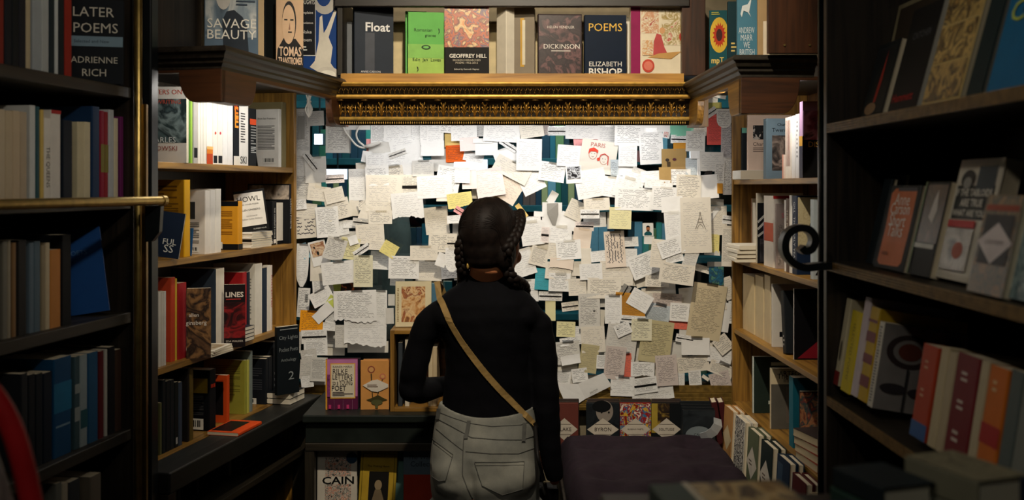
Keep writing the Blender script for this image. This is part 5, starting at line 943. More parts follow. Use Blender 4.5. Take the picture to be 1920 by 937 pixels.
def where(n, skip=0):
    cx, cy = n[:2]
    d = sorted((math.hypot(cx-a, cy-b), a, b, t) for a, b, t in LM if math.hypot(cx-a, cy-b) > 4)
    dd, a, b, t = d[skip]; dx, dy = cx-a, cy-b
    v = 'above' if dy < 0 else 'below'; hz = 'left' if dx < 0 else 'right'
    if abs(dx) < .45*abs(dy): return v+' '+t
    if abs(dy) < .45*abs(dx): return hz+' of '+t
    return v+' and '+hz+' of '+t
isl = {(a, b) for a, b, t in LM}
labs = [look(n)+('' if (n[0], n[1]) in isl and n[7] else ', '+where(n)) for n in notes]
for s_ in (1, 2, 3):
    cnt = {}
    for l in labs: cnt[l] = cnt.get(l, 0)+1
    for i, l in enumerate(labs):
        if cnt[l] > 1: labs[i] = look(notes[i])+', '+where(notes[i], s_)
seen = {}
for i, l in enumerate(labs):
    seen.setdefault(l, []).append(i)
for l, ids in seen.items():
    if len(ids) > 1:
        ids.sort(key=lambda k: notes[k][1])
        for k, i in enumerate(ids): labs[i] = l+', %s one' % (['upper', 'lower'][k] if len(ids) == 2 else ['top', 'middle', 'bottom', 'lowest'][min(k, 3)])
def sheet(w, h, curl, rs, sp, lift, nx=7, ny=7):
    rr = random.Random(rs); vs = []; fs = []; uvm = []; uvu = []
    jag = [rr.uniform(0, .09) for _ in range(40)]; cc = rr.uniform(-1, 1); wav = rr.uniform(0, 6)
    if sp == 't': nx = 22
    for j in range(ny+1):
        for i in range(nx+1):
            a, b = i/nx, j/ny                     # b: 0 top .. 1 bottom
            x = (a-.5)*w; z = (.5-b)*h
            if sp == 't' and j == ny: z += h*(jag[i]*.8+.06*math.sin(a*5+wav))
            if sp == 'r' and b > .55:
                e = (b-.55)/.45; x *= math.sqrt(max(0, 1-e*e*.93))
            y = -lift-curl*(b**2.2)-curl*.5*max(0, cc*(a-.5)*2)**2*b+.0006*math.sin(9*a+wav)*b
            if sp == 'c': y -= .022*max(0, a+b-1.45)**1.3
            if sp == 'envelope': y -= 0
            vs.append((x, y, z)); uvm.append((a*w, b*h)); uvu.append((a, b))
    for j in range(ny):
        for i in range(nx):
            k = j*(nx+1)+i; fs.append((k, k+nx+1, k+nx+2, k+1))
    return vs, fs, uvm, uvu
def mesh_uv(name, vs, fs, uvm, uvu, mat):
    me = bpy.data.meshes.new(name); me.from_pydata(vs, [], fs); me.materials.append(mat)
    l1 = me.uv_layers.new(name='metres'); l2 = me.uv_layers.new(name='unit')
    for lp in me.loops:
        l1.data[lp.index].uv = uvm[lp.vertex_index]; l2.data[lp.index].uv = uvu[lp.vertex_index]
    for p in me.polygons: p.use_smooth = True
    return me
def mark(parent, name, pts, col, y, mat=None):
    MB().add([(x, y, z) for x, z in pts], [tuple(range(len(pts)))]).build(name, mat or paint(col, .6, var=.03), parent, fix=False)
def dot(cx, cz, rx, rz, n=18): return [(cx+rx*math.cos(2*math.pi*k/n), cz+rz*math.sin(2*math.pi*k/n)) for k in range(n)]
def rect(x0, z0, x1, z1): return [(x0, z0), (x1, z0), (x1, z1), (x0, z1)]
def line(parent, name, pts, r, col, y):
    MB().tube([(x, y, z) for x, z in pts], r, 4).build(name, paint(col, .7, var=.03), parent)
for i, n in enumerate(notes):
    cx, cy, w, h, r, c, ink, sp = n
    Y = YG-.0015-layers[i]; s = Y/F; W_, H_ = w*s, h*s; p = P(cx, cy, Y)
    flatp = sp in ('polaroid', 'photo', 'stamp', 'postcard', 'night', 'picture', 'faces', 'eiffel', 'heart', 'stain', 'fold', 'barcode') or ink == 'b'
    rr = random.Random(i*13+5); curl = curls[i]
    vs, fs, um_, uu_ = sheet(W_, H_, curl, i, sp, 0)
    nm = 'photo' if sp in ('photo', 'polaroid', 'night') else 'postcard' if sp in ('postcard', 'picture') else 'envelope' if c in 'MK' else 'striped_card' if ink == 'b' else 'paper_note'
    me = mesh_uv(nm, vs, fs, um_, uu_, notemat(c, 'n' if ink == 'x' else ink))
    o = bpy.data.objects.new(nm, me); COL.objects.link(o)
    o.matrix_world = T(*p) @ Matrix.Rotation(math.radians(-r), 4, 'Y')
    tag(o, labs[i], 'photo' if nm == 'photo' else 'postcard' if nm == 'postcard' else 'note', 'notes taped over the window')
    a = W_/2; b = H_/2
    if w*h > 1000 and i % 2 == 0 and not flatp:
        tw = min(.02, a*.7); MB().add([(-tw+a*.1, -.0009, b-.006), (tw+a*.1, -.0009, b-.007), (tw+a*.1, -.0009, b+.007), (-tw+a*.1, -.0009, b+.008)], [(0, 1, 2, 3)]).build('tape', TAPE, o, fix=False)
    y = -.0012
    if ink == 'b': mark(o, 'black_stripe', rect(-a*.94, -b*.16, a*.94, b*.10), (14, 12, 12), y)
    if sp == 'polaroid':
        mark(o, 'picture', rect(-a*.82, -b*.5, a*.82, b*.9), (10, 10, 14), y, art([(12,12,16),(30,30,36),(210,214,220),(20,20,24),(120,124,130)], 60, 3))
        for k in range(5): an = k*.63+.2; line(o, 'wheel_spoke', [(a*.1, b*.25), (a*.1+a*.7*math.cos(an), b*.25+b*.6*math.sin(an))], .0005, (220, 224, 230), y-.0006)
    if sp == 'stamp': mark(o, 'stamp_print', rect(-a*.7, -b*.7, a*.7, b*.7), (90, 30, 30), y, art([(20,18,18),(230,214,206),(190,50,60)], 160, 2, hard=True))
    if sp == 'photo':
        mark(o, 'shirt', [(-a*.7, -b*.9), (a*.7, -b*.9), (a*.7, -b*.55), (a*.3, -b*.3), (-a*.3, -b*.3), (-a*.7, -b*.55)], (24, 84, 92), y)
        mark(o, 'face', dot(0, b*.08, a*.34, b*.40), (176, 112, 72), y-.0004); mark(o, 'hair', [(-a*.36, b*.2), (-a*.3, b*.5), (0, b*.62), (a*.3, b*.5), (a*.36, b*.2), (a*.2, b*.36), (-a*.2, b*.36)], (30, 22, 20), y-.0008); mark(o, 'beard', dot(0, -b*.16, a*.2, b*.13), (70, 46, 34), y-.0008)
    if sp == 'postcard':
        mark(o, 'printed_picture', rect(-a*.8, -b*.25, a*.85, b*.85), (200, 150, 110), y, art([(200,196,186),(196,140,90),(222,200,170),(150,90,60),(214,190,160)], 34, 8)); mark(o, 'dark_figure', dot(-a*.1, 0, a*.14, b*.16), (30, 30, 32), y-.0005); mark(o, 'dark_figure', dot(-a*.4, b*.5, a*.1, b*.1), (40, 36, 36), y-.0005)
    if sp == 'night':
        mark(o, 'night_picture', rect(-a*.94, -b*.8, a*.94, b*.94), (40, 30, 30), y, art([(20,16,18),(60,34,24),(28,22,22),(216,110,50),(40,26,22)], 30, 5)); mark(o, 'white_edge', rect(-a*.94, -b*.8, a*.94, -b*.66), (200, 196, 190), y-.0004)
    if sp == 'picture': mark(o, 'printed_picture', rect(-a, -b, a, b), (30, 80, 110), y, art([(20,50,76),(40,110,140),(24,60,90),(90,140,110),(30,90,120)], 40, 2))
    if sp == 'faces':
        for k, (fx, fz) in enumerate(((-a*.32, b*.12), (a*.32, -b*.12))):
            f_ = dot(fx, fz, a*.22, b*.30, 22); line(o, 'drawn_face', f_+[f_[0]], .0007, (206, 130, 110), y)
            if k == 0: mark(o, 'drawn_hair', [(fx-a*.26, fz-b*.02), (fx-a*.24, fz+b*.3), (fx, fz+b*.42), (fx+a*.26, fz+b*.28), (fx+a*.27, fz+b*.1), (fx+a*.1, fz+b*.18), (fx-a*.12, fz+b*.16)], (220, 70, 50), y-.0005)
            else:
                line(o, 'drawn_hair', [(fx-a*.3, fz-b*.02), (fx-a*.2, fz+b*.26), (fx, fz+b*.36), (fx+a*.22, fz+b*.22), (fx+a*.25, fz-b*.3)], .0014, (220, 70, 60), y-.0005); mark(o, 'drawn_bow', dot(fx-a*.3, fz-b*.02, a*.09, b*.1), (226, 80, 60), y-.0006)
            for ex in (-.08, .08): mark(o, 'drawn_eye', dot(fx+a*ex, fz+b*.04, a*.02, b*.025, 8), (60, 50, 50), y-.0004)
            line(o, 'drawn_mouth', [(fx-a*.06, fz-b*.13), (fx, fz-b*.17), (fx+a*.06, fz-b*.13)], .0005, (150, 70, 60), y-.0004)
        me_, tw_, th_ = text_mesh('PARIS'); me_ = me_.copy(); me_.materials.append(paint((190, 120, 110), .6)); tt = bpy.data.objects.new('lettering', me_); COL.objects.link(tt); tt.parent = o
        sc_ = a*.8/tw_; tt.matrix_local = T(-a*.1, y-.0004, b*.72) @ Rx(90) @ Matrix.Scale(sc_, 4)
    if sp == 'eiffel':
        ex, ez = a*.28, b*.12; D_ = (110, 104, 96)
        line(o, 'drawn_tower', [(ex-a*.32, ez-b*.25), (ex-a*.16, ez-b*.02), (ex-a*.05, ez+b*.2), (ex, ez+b*.36)], .0009, D_, y); line(o, 'drawn_tower', [(ex+a*.34, ez-b*.27), (ex+a*.16, ez-b*.02), (ex+a*.05, ez+b*.2), (ex, ez+b*.36)], .0009, D_, y)
        line(o, 'drawn_tower', [(ex-a*.17, ez-b*.02), (ex+a*.17, ez-b*.02)], .0009, D_, y); line(o, 'drawn_tower', [(ex-a*.1, ez+b*.1), (ex+a*.1, ez+b*.1)], .0008, D_, y); line(o, 'drawn_tower', [(ex-a*.2, ez-b*.24), (ex-a*.1, ez-b*.12), (ex, ez-b*.09), (ex+a*.1, ez-b*.12), (ex+a*.2, ez-b*.24)], .0007, D_, y)
    if sp == 'heart':
        hx, hz, q_ = (a*.45, b*.0, .0065) if h > 40 else (-a*.6, b*.35, .006)
        mark(o, 'drawn_heart', [(hx+q_*.5*math.sin(t_)**3*1.1, hz+q_*.034*(13*math.cos(t_)-5*math.cos(2*t_)-2*math.cos(3*t_)-math.cos(4*t_))) for t_ in [2*math.pi*k/24 for k in range(24)]], (16, 14, 16), y)
    if sp == 'stain':
        mark(o, 'stamp_mark', dot(-a*.55, b*.02, a*.16, b*.14), (60, 50, 44), y); mark(o, 'stamp_mark', dot(a*.02, b*.06, a*.16, b*.12), (90, 50, 60), y); mark(o, 'dark_smudge', [(-a*.6, -b*.1), (-a*.3, -b*.15), (-a*.3, -b*.85), (-a*.55, -b*.8)], (80, 64, 44), y)
    if sp == 'fold': MB().add([(-a*.55, -.002, b*.9), (a*.6, -.002, b*.95), (a*.62, -.007, b*.1), (a*.35, -.004, -b*.85), (a*.05, -.005, -b*.75), (-a*.5, -.008, b*.2)], [(0, 1, 2, 3, 4, 5)]).build('folded_flap', notemat('N', 'n'), o, fix=False)
    if sp == 'barcode':
        for k in range(8): mark(o, 'barcode_bar', rect(a*.2, b*(.05+.07*k), a*.7, b*(.05+.07*k+.03)), (20, 20, 20), y)
# big folded card hanging low, its two panels in one sheet
def polycard(name, label, pxs, Y, fold, mat, lift):
    vs = []
    for x, y in pxs: vs.append(P(x, y, Y))
    c = sum(vs, Vector())/len(vs); me = bpy.data.meshes.new(name)
    vv = [(v-c)+Vector((0, -lift*k, 0)) for v, k in zip(vs, fold)]
    m = MB().add(vv, [(0, 1, 4, 5), (1, 2, 3, 4)] if len(pxs) == 6 else [tuple(range(len(pxs)))])
    o = m.build(name, mat, None, T(*c), fix=False); so = o.modifiers.new('solid', 'SOLIDIFY'); so.thickness = .0006
    return tag(o, label, 'card', 'notes taped over the window')
fc = polycard('folded_card', 'large folded white card hanging across the bottom sill right of the woman', [(1043, 717), (1083, 719), (1131, 698), (1147, 722), (1098, 747), (1065, 766)], 3.545, [1, .2, .6, .6, .2, 1.4], notemat('W', 'n'), .012)
me_, tw_, th_ = text_mesh('storios'); me_ = me_.copy(); me_.materials.append(paint((40, 40, 40), .6)); tt = bpy.data.objects.new('card_lettering', me_); COL.objects.link(tt); tt.parent = fc
q_ = P(1113, 733, 3.53)-fc.location; tt.matrix_local = T(q_.x, q_.y+.002, q_.z) @ Ry(-29) @ Rx(90) @ Matrix.Scale(.030/tw_, 4)
# curling price tag strip by the bench corner
m = MB(); A_ = [(1352, 786), (1354, 800), (1345, 814), (1330, 824), (1316, 828)]; B_ = [(1338, 782), (1338, 793), (1332, 802), (1322, 809), (1311, 812)]
vs = [P(x, y, 3.31) for x, y in A_]+[P(x, y, 3.29) for x, y in B_]; c = sum(vs, Vector())/10
o = m.add([v-c for v in vs], [(i, i+1, i+6, i+5) for i in range(4)]).build('paper_strip', paint((206, 212, 216), .7), None, T(*c), fix=False); o.modifiers.new('solid', 'SOLIDIFY').thickness = .0006
tag(o, 'curled white paper strip hanging from the silver lozenge book', 'note')
# white cables behind the notes
def cable(label, pts, r, col, Y, cat='cable', name='white_cable'):
    v = [P(x, y, Y+dy) for x, y, dy in pts]; c = v[0].copy(); vv = cr([q-c for q in v], 6)
    o = MB().tube(vv, r, 8).build(name, paint(col, .5), None, T(*c), smooth=True); return tag(o, label, cat)
cb = cable('white cable looping down to a plug below the left end of the cornice', [(643, 230, 0), (646, 244, 0), (656, 258, 0), (668, 272, 0), (680, 277, 0), (684, 275, 0), (672, 264, .004), (668, 252, .004), (672, 240, .004), (680, 232, .004)], .0035, (222, 220, 212), YG-.024)
q_ = P(684, 275, YG-.028)-P(643, 230, YG-.024); MB().tube([q_, q_+Vector((.02, 0, .004)), q_+Vector((.055, .002, .016))], [.006, .0075, .005], 10).build('plug', paint((206, 204, 198), .5), cb, smooth=True)
k0 = thing('tied_cord', 'hank of white cord tied in a bow under the left canopy', 'cord', T(*P(579, 175, 3.40)))
m = MB()
for k in range(7):
    a = k*.9; r_ = .006+.002*(k % 3); m.tube(cr([Vector((r_*math.cos(a)*.6, r_*math.sin(a)*.6, .03)), Vector((r_*math.cos(a+.4)*1.5, r_*math.sin(a+.4), 0)), Vector((r_*math.cos(a)*.4, r_*math.sin(a)*.4, -.028)), Vector((r_*math.cos(a-.5)*1.5, r_*math.sin(a-.5), -.055)), Vector((0, 0, -.082))], 4), .0024, 6)
m.build('cord_loops', paint((220, 216, 206), .7), k0, smooth=True)
MB().tube([(-.006, 0, -.026), (.006, -.004, -.027), (.007, .004, -.028), (-.007, .003, -.029)], .0035, 8).build('knot', paint((206, 202, 192), .7), k0, smooth=True)
for dx in (-.016, -.022): pass

# ================================================================== room seen through the glass
YB = 4.55
bb = thing('bookcase', 'dark teal bookcase in the room beyond the glass', 'bookcase', T(0, YB, 0))
TEAL = paint((20, 62, 66), .5, 0, .3, 12, name='teal_wood')
bx(-1.25, .30, 0, 1.25, .32, 2.6).build('back_panel', TEAL, bb)
sz = [2.05, 1.79, 1.575, 1.34, 1.08, .80, .45]
for z in sz: bx(-1.229, 0, z-.03, 1.229, .2995, z).build('shelf', TEAL, bb, bevel=.002)
for x in (-1.25, 1.23): bx(x, 0, 0, x+.02, .2995, 2.6).build('side_panel', TEAL, bb, bevel=.002)
bcol = [((26, 74, 84), 'teal'), ((80, 100, 62), 'moss green'), ((130, 126, 84), 'straw'), ((18, 54, 56), 'dark teal'), ((74, 56, 50), 'brown'), ((46, 112, 100), 'sea green'), ((22, 44, 56), 'slate'), ((84, 116, 126), 'pale blue'), ((36, 78, 58), 'green'), ((20, 40, 46), 'blackish')]
rr = random.Random(21); beyond = []
spans = {1: [(572, 720), (1000, 1075), (1180, 1260)], 2: [(572, 700), (960, 1100), (1190, 1250)], 3: [(700, 860), (1000, 1160), (1180, 1290)], 4: [(1130, 1260), (740, 830), (600, 640)], 5: [(1050, 1090), (1300, 1330)]}
for k, sps in spans.items():
    for a, b in sps:
        x = (a-CX)/F*YB; xe = (b-CX)/F*YB; i = 0
        while x < xe:
            t = rr.uniform(.022, .042); c, d = rr.choice(bcol); h = rr.uniform(.125, .168)
            q0 = [(CX+xx*F/YB, HY+(CZ-zz_)*F/YB) for xx in (x+t*.15, x+t*.5, x+t*.85) for zz_ in [sz[k]+h*f_ for f_ in (.08, .25, .42, .6, .78, .94)]]
            see = [q for q in q0 if not any(abs(n[0]-q[0]) < 90 and overlap([q[0], q[1], 1, 1, 0], n) for n in notes) and not (math.hypot((q[0]-925)/60, (q[1]-445)/72) < 1 or (q[1] > 545 and 770 < q[0] < 1040))]
            if len(see) > 1: beyond.append((x, t, h, c, d, k, sum(q[0] for q in see)/len(see), sum(q[1] for q in see)/len(see)))
            x += t; i += 1
bl = [d+' book beyond the glass, '+where((sx, sy)) for x, t, h, c, d, k, sx, sy in beyond]
for a_ in set(bl):
    ids = [i for i, l in enumerate(bl) if l == a_]
    if len(ids) > 1:
        for k, i in enumerate(sorted(ids, key=lambda i: beyond[i][6])): bl[i] = ORD[k]+' '+bl[i].replace(' book beyond the glass', ' book behind glass')+', from left'
for (x, t, h, c, d, k, sx, sy), l in zip(beyond, bl):
    book(l, T(x+t/2, YB+.09, sz[k]+.0004) @ Rz(90), .12, h, t-.0006, c, group='books beyond the glass')
# lit panels in that room
def panel(label, x0, y0, x1, y1, Y, s, c=(225, 240, 255)):
    a = P(x0, y1, Y); b = P(x1, y0, Y); e = thing('light_box', label, 'lamp', T(a.x, Y, a.z)); w, h = b.x-a.x, b.z-a.z
    bx(0, .004, 0, w, .05, h).build('housing', paint((60, 66, 70), .5), e, bevel=.002); bx(.003, 0, .003, w-.003, .0035, h-.003).build('lit_face', glow(c, s), e)
    MB().tube([(w/2, .03, h), (w/2, .03, 3.2-a.z)], .004, 6).build('hanging_rod', BLACKP, e)
panel('long white light box glowing behind the bright orange note', 818, 298, 915, 322, 4.35, 3.2)
panel('white light box glowing behind the striped card at the left', 610, 316, 652, 337, 4.40, 2.4)
panel('small white light box glowing near the left cord', 588, 250, 606, 272, 4.40, 2.2)
panel('small white light box glowing left of the curled note at the right', 1292, 282, 1312, 300, 4.30, 1.6)
# grey coat hanging behind the glass
cp = P(731, 438, 4.47); ct = thing('hanging_coat', 'dark grey coat hanging beyond the glass left of the woman', 'coat', T(*cp) @ Matrix.Scale(1.12, 4))
rings = []
for z, rx in ((.10, .01), (.095, .05), (.08, .075), (.0, .085), (-.15, .09), (-.35, .10), (-.5, .105)):
    rings.append([(rx*math.cos(2*math.pi*k/24)*(1+.05*math.sin(5*k)), .045*math.sin(2*math.pi*k/24)*(1+.08*math.sin(7*k)), z) for k in range(24)])
MB().loft(rings).build('coat_body', paint((58, 60, 54), .8, 0, .2, 20, .3), ct, smooth=True)
MB().tube([(0, 0, .095), (0, 0, .12), (.012, 0, .14), (0, 0, .155), (0, .08, .155)], .0025, 8).build('hook', BRASS, ct)
struct(bx(-1.6, 4.9, 0, 1.6, 4.95, 3.2).build('wall_far', paint((40, 70, 74), .8)), 'dark teal wall of the room beyond the glass', 'wall')
# ================================================================== the woman, seen from behind
from mathutils import noise as mnoise
YP = 2.80; SK = YP/F
def Q(px, py, dy=0):
    v = P(px, py, YP); return Vector((v.x, YP+dy, v.z))
woman = thing('person', 'woman with dark braids, black top and grey jeans, back to viewer, facing the notes', 'person', T(*Vector((Q(912, 900).x, YP, 0))))
WI = woman.matrix_world.inverted()
def remesh(mb, vox, smooth=6, fac=.5):
    me = bpy.data.meshes.new('tmp'); me.from_pydata(mb.v, [], mb.f)
    bm = bmesh.new(); bm.from_mesh(me); bmesh.ops.recalc_face_normals(bm, faces=bm.faces); bm.to_mesh(me); bm.free()
    o = bpy.data.objects.new('tmp', me); COL.objects.link(o)
    r = o.modifiers.new('r', 'REMESH'); r.mode = 'VOXEL'; r.voxel_size = vox
    if smooth: sm = o.modifiers.new('s', 'SMOOTH'); sm.iterations = smooth; sm.factor = fac
    bpy.context.view_layer.update(); out = bpy.data.meshes.new_from_object(o.evaluated_get(bpy.context.evaluated_depsgraph_get()))
    bpy.data.objects.remove(o); bpy.data.meshes.remove(me)
    for p in out.polygons: p.use_smooth = True
    return out
def put(name, me, mat, parent=woman, world=True):
    me.name = name; me.materials.clear(); me.materials.append(mat)
    if world: me.transform(WI)
    o = bpy.data.objects.new(name, me); COL.objects.link(o); o.parent = parent; return o
def ring(c, rx, rf, rb, n=28, pw=1.0):
    out = []
    for k in range(n):
        a = 2*math.pi*k/n; ca, sa = math.cos(a), math.sin(a)
        out.append((c.x+rx*ca, c.y+(rf if sa > 0 else rb)*sa, c.z))
    return out
def loft_px(rows, dx=0, sh=0):
    rs = []
    for py, l, r, f, b, dy in rows: c = Q((l+r)/2, py, dy); rs.append(ring(c, (r-l)/2*SK-sh, f-sh, b-sh))
    return rs
torso = [(800,824,1001,.095,.088,.0),(775,825,1000,.093,.083,.0),(740,830,998,.090,.080,.0),(700,834,995,.092,.082,.0),(660,834,994,.098,.088,-.002),(620,826,1002,.100,.094,-.005),(592,814,1012,.092,.092,-.008),(566,812,1010,.075,.082,-.008),(547,838,988,.062,.070,-.004),(531,860,966,.056,.060,.004),(509,876,948,.052,.052,.014)]
jean = [(752,823,1001,.094,.088,0),(785,817,1004,.100,.096,0),(820,811,1008,.104,.108,-.004),(860,807,1011,.104,.120,-.006),(890,806,1012,.102,.124,-.006),(915,809,1012,.098,.116,-.004),(940,812,1011,.094,.100,0),(962,816,1010,.088,.088,0)]
AL = [((832,586),-.008,.046),((803,608),-.008,.0415),((787,650),-.005,.0375),((776,695),-.004,.0375),((771,728),.0,.0385),((786,738),.04,.037),((806,739),.085,.033),((832,738),.13,.028),((848,738),.155,.025)]
AR = [((986,588),-.008,.046),((1009,610),-.008,.0425),((1017,655),-.007,.0400),((1021,710),-.006,.0390),((1024,765),-.004,.0385),((1031,830),.006,.0335),((1038,880),.016,.0275),((1041,903),.022,.0255)]
def arm(mb, A, sh=0, n=16, upto=None):
    A = A[:upto] if upto else A
    mb.tube([Q(p[0], p[1], d) for p, d, r in A], [r-sh for p, d, r in A], n)
    for p, d, r in A[1:-1]: mb.ball(Q(p[0], p[1], d), r-sh, 14, 10)
def legs(mb, sh=0):
    for pts in ([(858,935),(860,1010),(866,1190),(866,1250),(868,1420)], [(964,935),(962,1010),(956,1190),(956,1250),(954,1420)]):
        rr_ = [.083,.077,.056,.056,.043]; mb.tube([Q(x, y, d) for (x, y), d in zip(pts, (0,0,.012,.012,.0))], [r-sh for r in rr_], 20)
# ---- head frame: turned to her right, bowed slightly
HM = T(*Q(923, 450, .0)) @ Rz(-24) @ Rx(-9)
def hp(x, y, z): return HM @ Vector((x, y, z))
def hball(mb, c, r, n=18, m=12):
    t = MB().ball((0, 0, 0), r, n, m); mb.add([hp(c[0]+v[0], c[1]+v[1], c[2]+v[2]) for v in t.v], t.f)
b = MB()
hball(b, (0, -.012, .018), (.074, .094, .088)); hball(b, (0, .034, -.04), (.060, .062, .078)); hball(b, (0, .060, -.100), (.034, .032, .026)); hball(b, (0, .03, -.088), (.052, .05, .03))
for s_ in (-1, 1):
    hball(b, (s_*.036, .070, -.040), (.026, .024, .022)); hball(b, (s_*.027, .085, .006), (.024, .012, .008))
    hball(b, (s_*.074, -.002, -.022), (.009, .019, .031)); hball(b, (s_*.078, -.010, -.012), (.006, .013, .018))
b.add([hp(x, y, z) for x, y, z in [(0,.088,.0),(-.013,.090,-.042),(.013,.090,-.042),(0,.118,-.036),(0,.085,-.05),(-.006,.10,-.02),(.006,.10,-.02)]], [(0,5,6),(5,3,6),(0,1,5),(5,1,3),(0,6,2),(6,3,2),(1,4,3),(3,4,2),(0,2,1),(1,2,4)])
hball(b, (0, .108, -.037), (.010, .010, .009)); hball(b, (0, .093, -.066), (.022, .011, .0055)); hball(b, (0, .092, -.075), (.019, .011, .0055))
b.tube([Q(912, 552, .0), Q(912, 520, .004), hp(0, -.02, -.075), hp(0, -.012, -.03)], [.056, .050, .050, .054], 20)
b.loft(loft_px(torso, sh=.009)); b.loft(loft_px(jean, sh=.012)); legs(b, .012); arm(b, AL, .010); arm(b, AR, .010)
for x in (868, 954):
    f0 = Q(x, 1420, 0); b.tube([Vector((f0.x, f0.y-.03, .10)), Vector((f0.x, f0.y-.03, .045)), Vector((f0.x, f0.y+.06, .032)), Vector((f0.x, f0.y+.15, .022))], [.036, .034, .036, .024], 14)
# hands: palm plus five separate bent fingers
def hand(mb, wr, d, up, side, thumb_side, spread=1.0, curl=30):
    d, up = d.normalized(), up.normalized(); lat = d.cross(up).normalized()*side
    def at(f, l, u): return wr+d*f+lat*l+up*u
    for l in (-.026, -.009, .009, .026): mb.tube([at(0, l*.6, 0), at(.035, l*.9, 0), at(.078, l, 0)], [.015, .0145, .0115], 10)
    for l, L in ((-.030, .062), (-.011, .076), (.009, .080), (.028, .070)):
        p = at(.078, l, 0); pts = [p]; ang = 0
        for k, fr in enumerate((.45, .32, .23)):
            ang += math.radians(curl*(.8+.3*k)); p = p+(d*math.cos(ang)-up*math.sin(ang))*L*fr; pts.append(p)
        mb.tube(pts, [.0088, .0082, .0075, .006], 10); mb.ball(pts[-1], .006, 8, 6)
    t = thumb_side; p = [at(.022, t*.026, -.004), at(.045, t*.044, -.016), at(.070, t*.048, -.028), at(.090, t*.042, -.036)]
    mb.tube(p, [.0115, .0105, .009, .007], 10); mb.ball(p[-1], .007, 8, 6)
wl = Q(848, 738, .155); hand(b, wl, Vector((.75, .62, .1)), Vector((-.1, .2, 1)), 1, 1, curl=26)
wr_ = Q(1041, 903, .022); hand(b, wr_+Vector((0, .012, .008)), Vector((-.04, .97, .16)), Vector((1, .04, 0)), 1, -1, curl=24)
SKIN = paint((196, 126, 84), .5, 0, .06, 40, name='skin'); SKIN.node_tree.nodes['Principled BSDF'].inputs['Subsurface Weight'].default_value = .08
SKIN.node_tree.nodes['Principled BSDF'].inputs['Subsurface Radius'].default_value = (.01, .004, .002)
body = put('body', remesh(b, .0042, 5), SKIN)
for s_ in (-1, 1):
    m = MB(); hball(m, (s_*.028, .0835, -.012), (.011, .010, .008), 12, 8); e_ = m.build('eye', paint((230, 226, 220), .2), woman, WI, smooth=True)
    m = MB(); hball(m, (s_*.028, .0925, -.012), (.0045, .0018, .0045), 10, 6); m.build('iris', paint((40, 24, 16), .2), e_, smooth=True)
    m = MB(); m.tube([hp(s_*.014, .098, .010), hp(s_*.028, .098, .0145), hp(s_*.045, .090, .011)], [.002, .003, .0015], 6); m.build('eyebrow', paint((26, 18, 14), .7), woman, WI)
m = MB(); hball(m, (0, .0985, -.070), (.020, .0075, .0065), 14, 8); m.build('lips', paint((150, 70, 62), .4), woman, WI, smooth=True)
# ---- black top
b = MB(); b.loft(loft_px([(790,822,1003,.098,.091,0)]+torso[1:-1]+[(513,872,952,.056,.056,.012)])); arm(b, AL, upto=8); arm(b, AR)
for px in (840, 982): b.ball(Q(px, 588, -.008), (.05, .07, .05), 16, 10)
me = remesh(b, .0055, 8)
for v in me.vertices:
    p = v.co*9; n_ = mnoise.noise(Vector((p.x*1.0, p.y, p.z*2.6))); n2_ = mnoise.noise(Vector((v.co.x*26+v.co.z*14, v.co.y*20, v.co.z*30)))
    v.co += v.normal*(n_*.0045+n2_*.0016)
bm = bmesh.new(); bm.from_mesh(me); zt = Q(0, 514).z     # open the neckline and cut the hem
def hemz(x): px = CX+x*F/YP; t = (px-912)/90; return Q(0, 783-26*(t*t)*(1 if t < 0 else .75)).z
dele = [f for f in bm.faces if (f.calc_center_median().z > zt+.006-.03*(max(0, f.calc_center_median().y-YP-.02))*8 and abs(f.calc_center_median().x-Q(912,0).x) < .085) or (f.calc_center_median().z < hemz(f.calc_center_median().x) and abs(f.calc_center_median().x-Q(912,0).x) < .140 and f.calc_center_median().y < YP+.12 and CX+f.calc_center_median().x*F/f.calc_center_median().y < 1003 and f.calc_center_median().z < Q(0, 748).z and not (CX+f.calc_center_median().x*F/f.calc_center_median().y < 826))]
bmesh.ops.delete(bm, geom=dele, context='FACES')
for v in bm.verts:
    if v.is_boundary and v.co.z < Q(0, 735).z and abs(v.co.x-Q(912,0).x) < .145: v.co.z = hemz(v.co.x)
bm.to_mesh(me); bm.free()
BLK = paint((5, 5, 9), .85, 0, .25, 60, .15, name='black_jersey'); BLK.node_tree.nodes['Principled BSDF'].inputs['Specular IOR Level'].default_value = .12
top_me = me; top = put('black_top', me, BLK); so = top.modifiers.new('solid', 'SOLIDIFY'); so.thickness = .0015; so.offset = -1
# ---- jeans
b = MB(); b.loft(loft_px(jean)); legs(b)
b.ball(Q(858, 878, -.040), (.070, .082, .078), 18, 12); b.ball(Q(957, 880, -.040), (.074, .084, .080), 18, 12)
me = remesh(b, .0058, 7)
for v in me.vertices:
    z = v.co.z; n_ = mnoise.noise(Vector((v.co.x*9, v.co.y*7, z*24))); n2_ = mnoise.noise(Vector((v.co.x*22+z*20, v.co.y*18, z*48)))
    k = 1.0 if z < .9 else .8; v.co += v.normal*(n_*.0035*k+n2_*.0013)
    px = CX+v.co.x*F/v.co.y                        # cleft between the buttocks
    if v.co.y < YP and z < Q(0, 845).z: d = (v.co.x-Q(884+(Q(0,845).z-z)*60, 0).x)/.012; v.co.y += .012*math.exp(-d*d)*min(1, (Q(0, 845).z-z)/.05)
bm = bmesh.new(); bm.from_mesh(me)
def waistz(x): px = CX+x*F/YP; t = (px-912)/90; return Q(0, 776-20*t*t*(1 if t < 0 else .55)).z
bmesh.ops.delete(bm, geom=[f for f in bm.faces if f.calc_center_median().z > waistz(f.calc_center_median().x)+.012 or f.calc_center_median().z < .06], context='FACES')
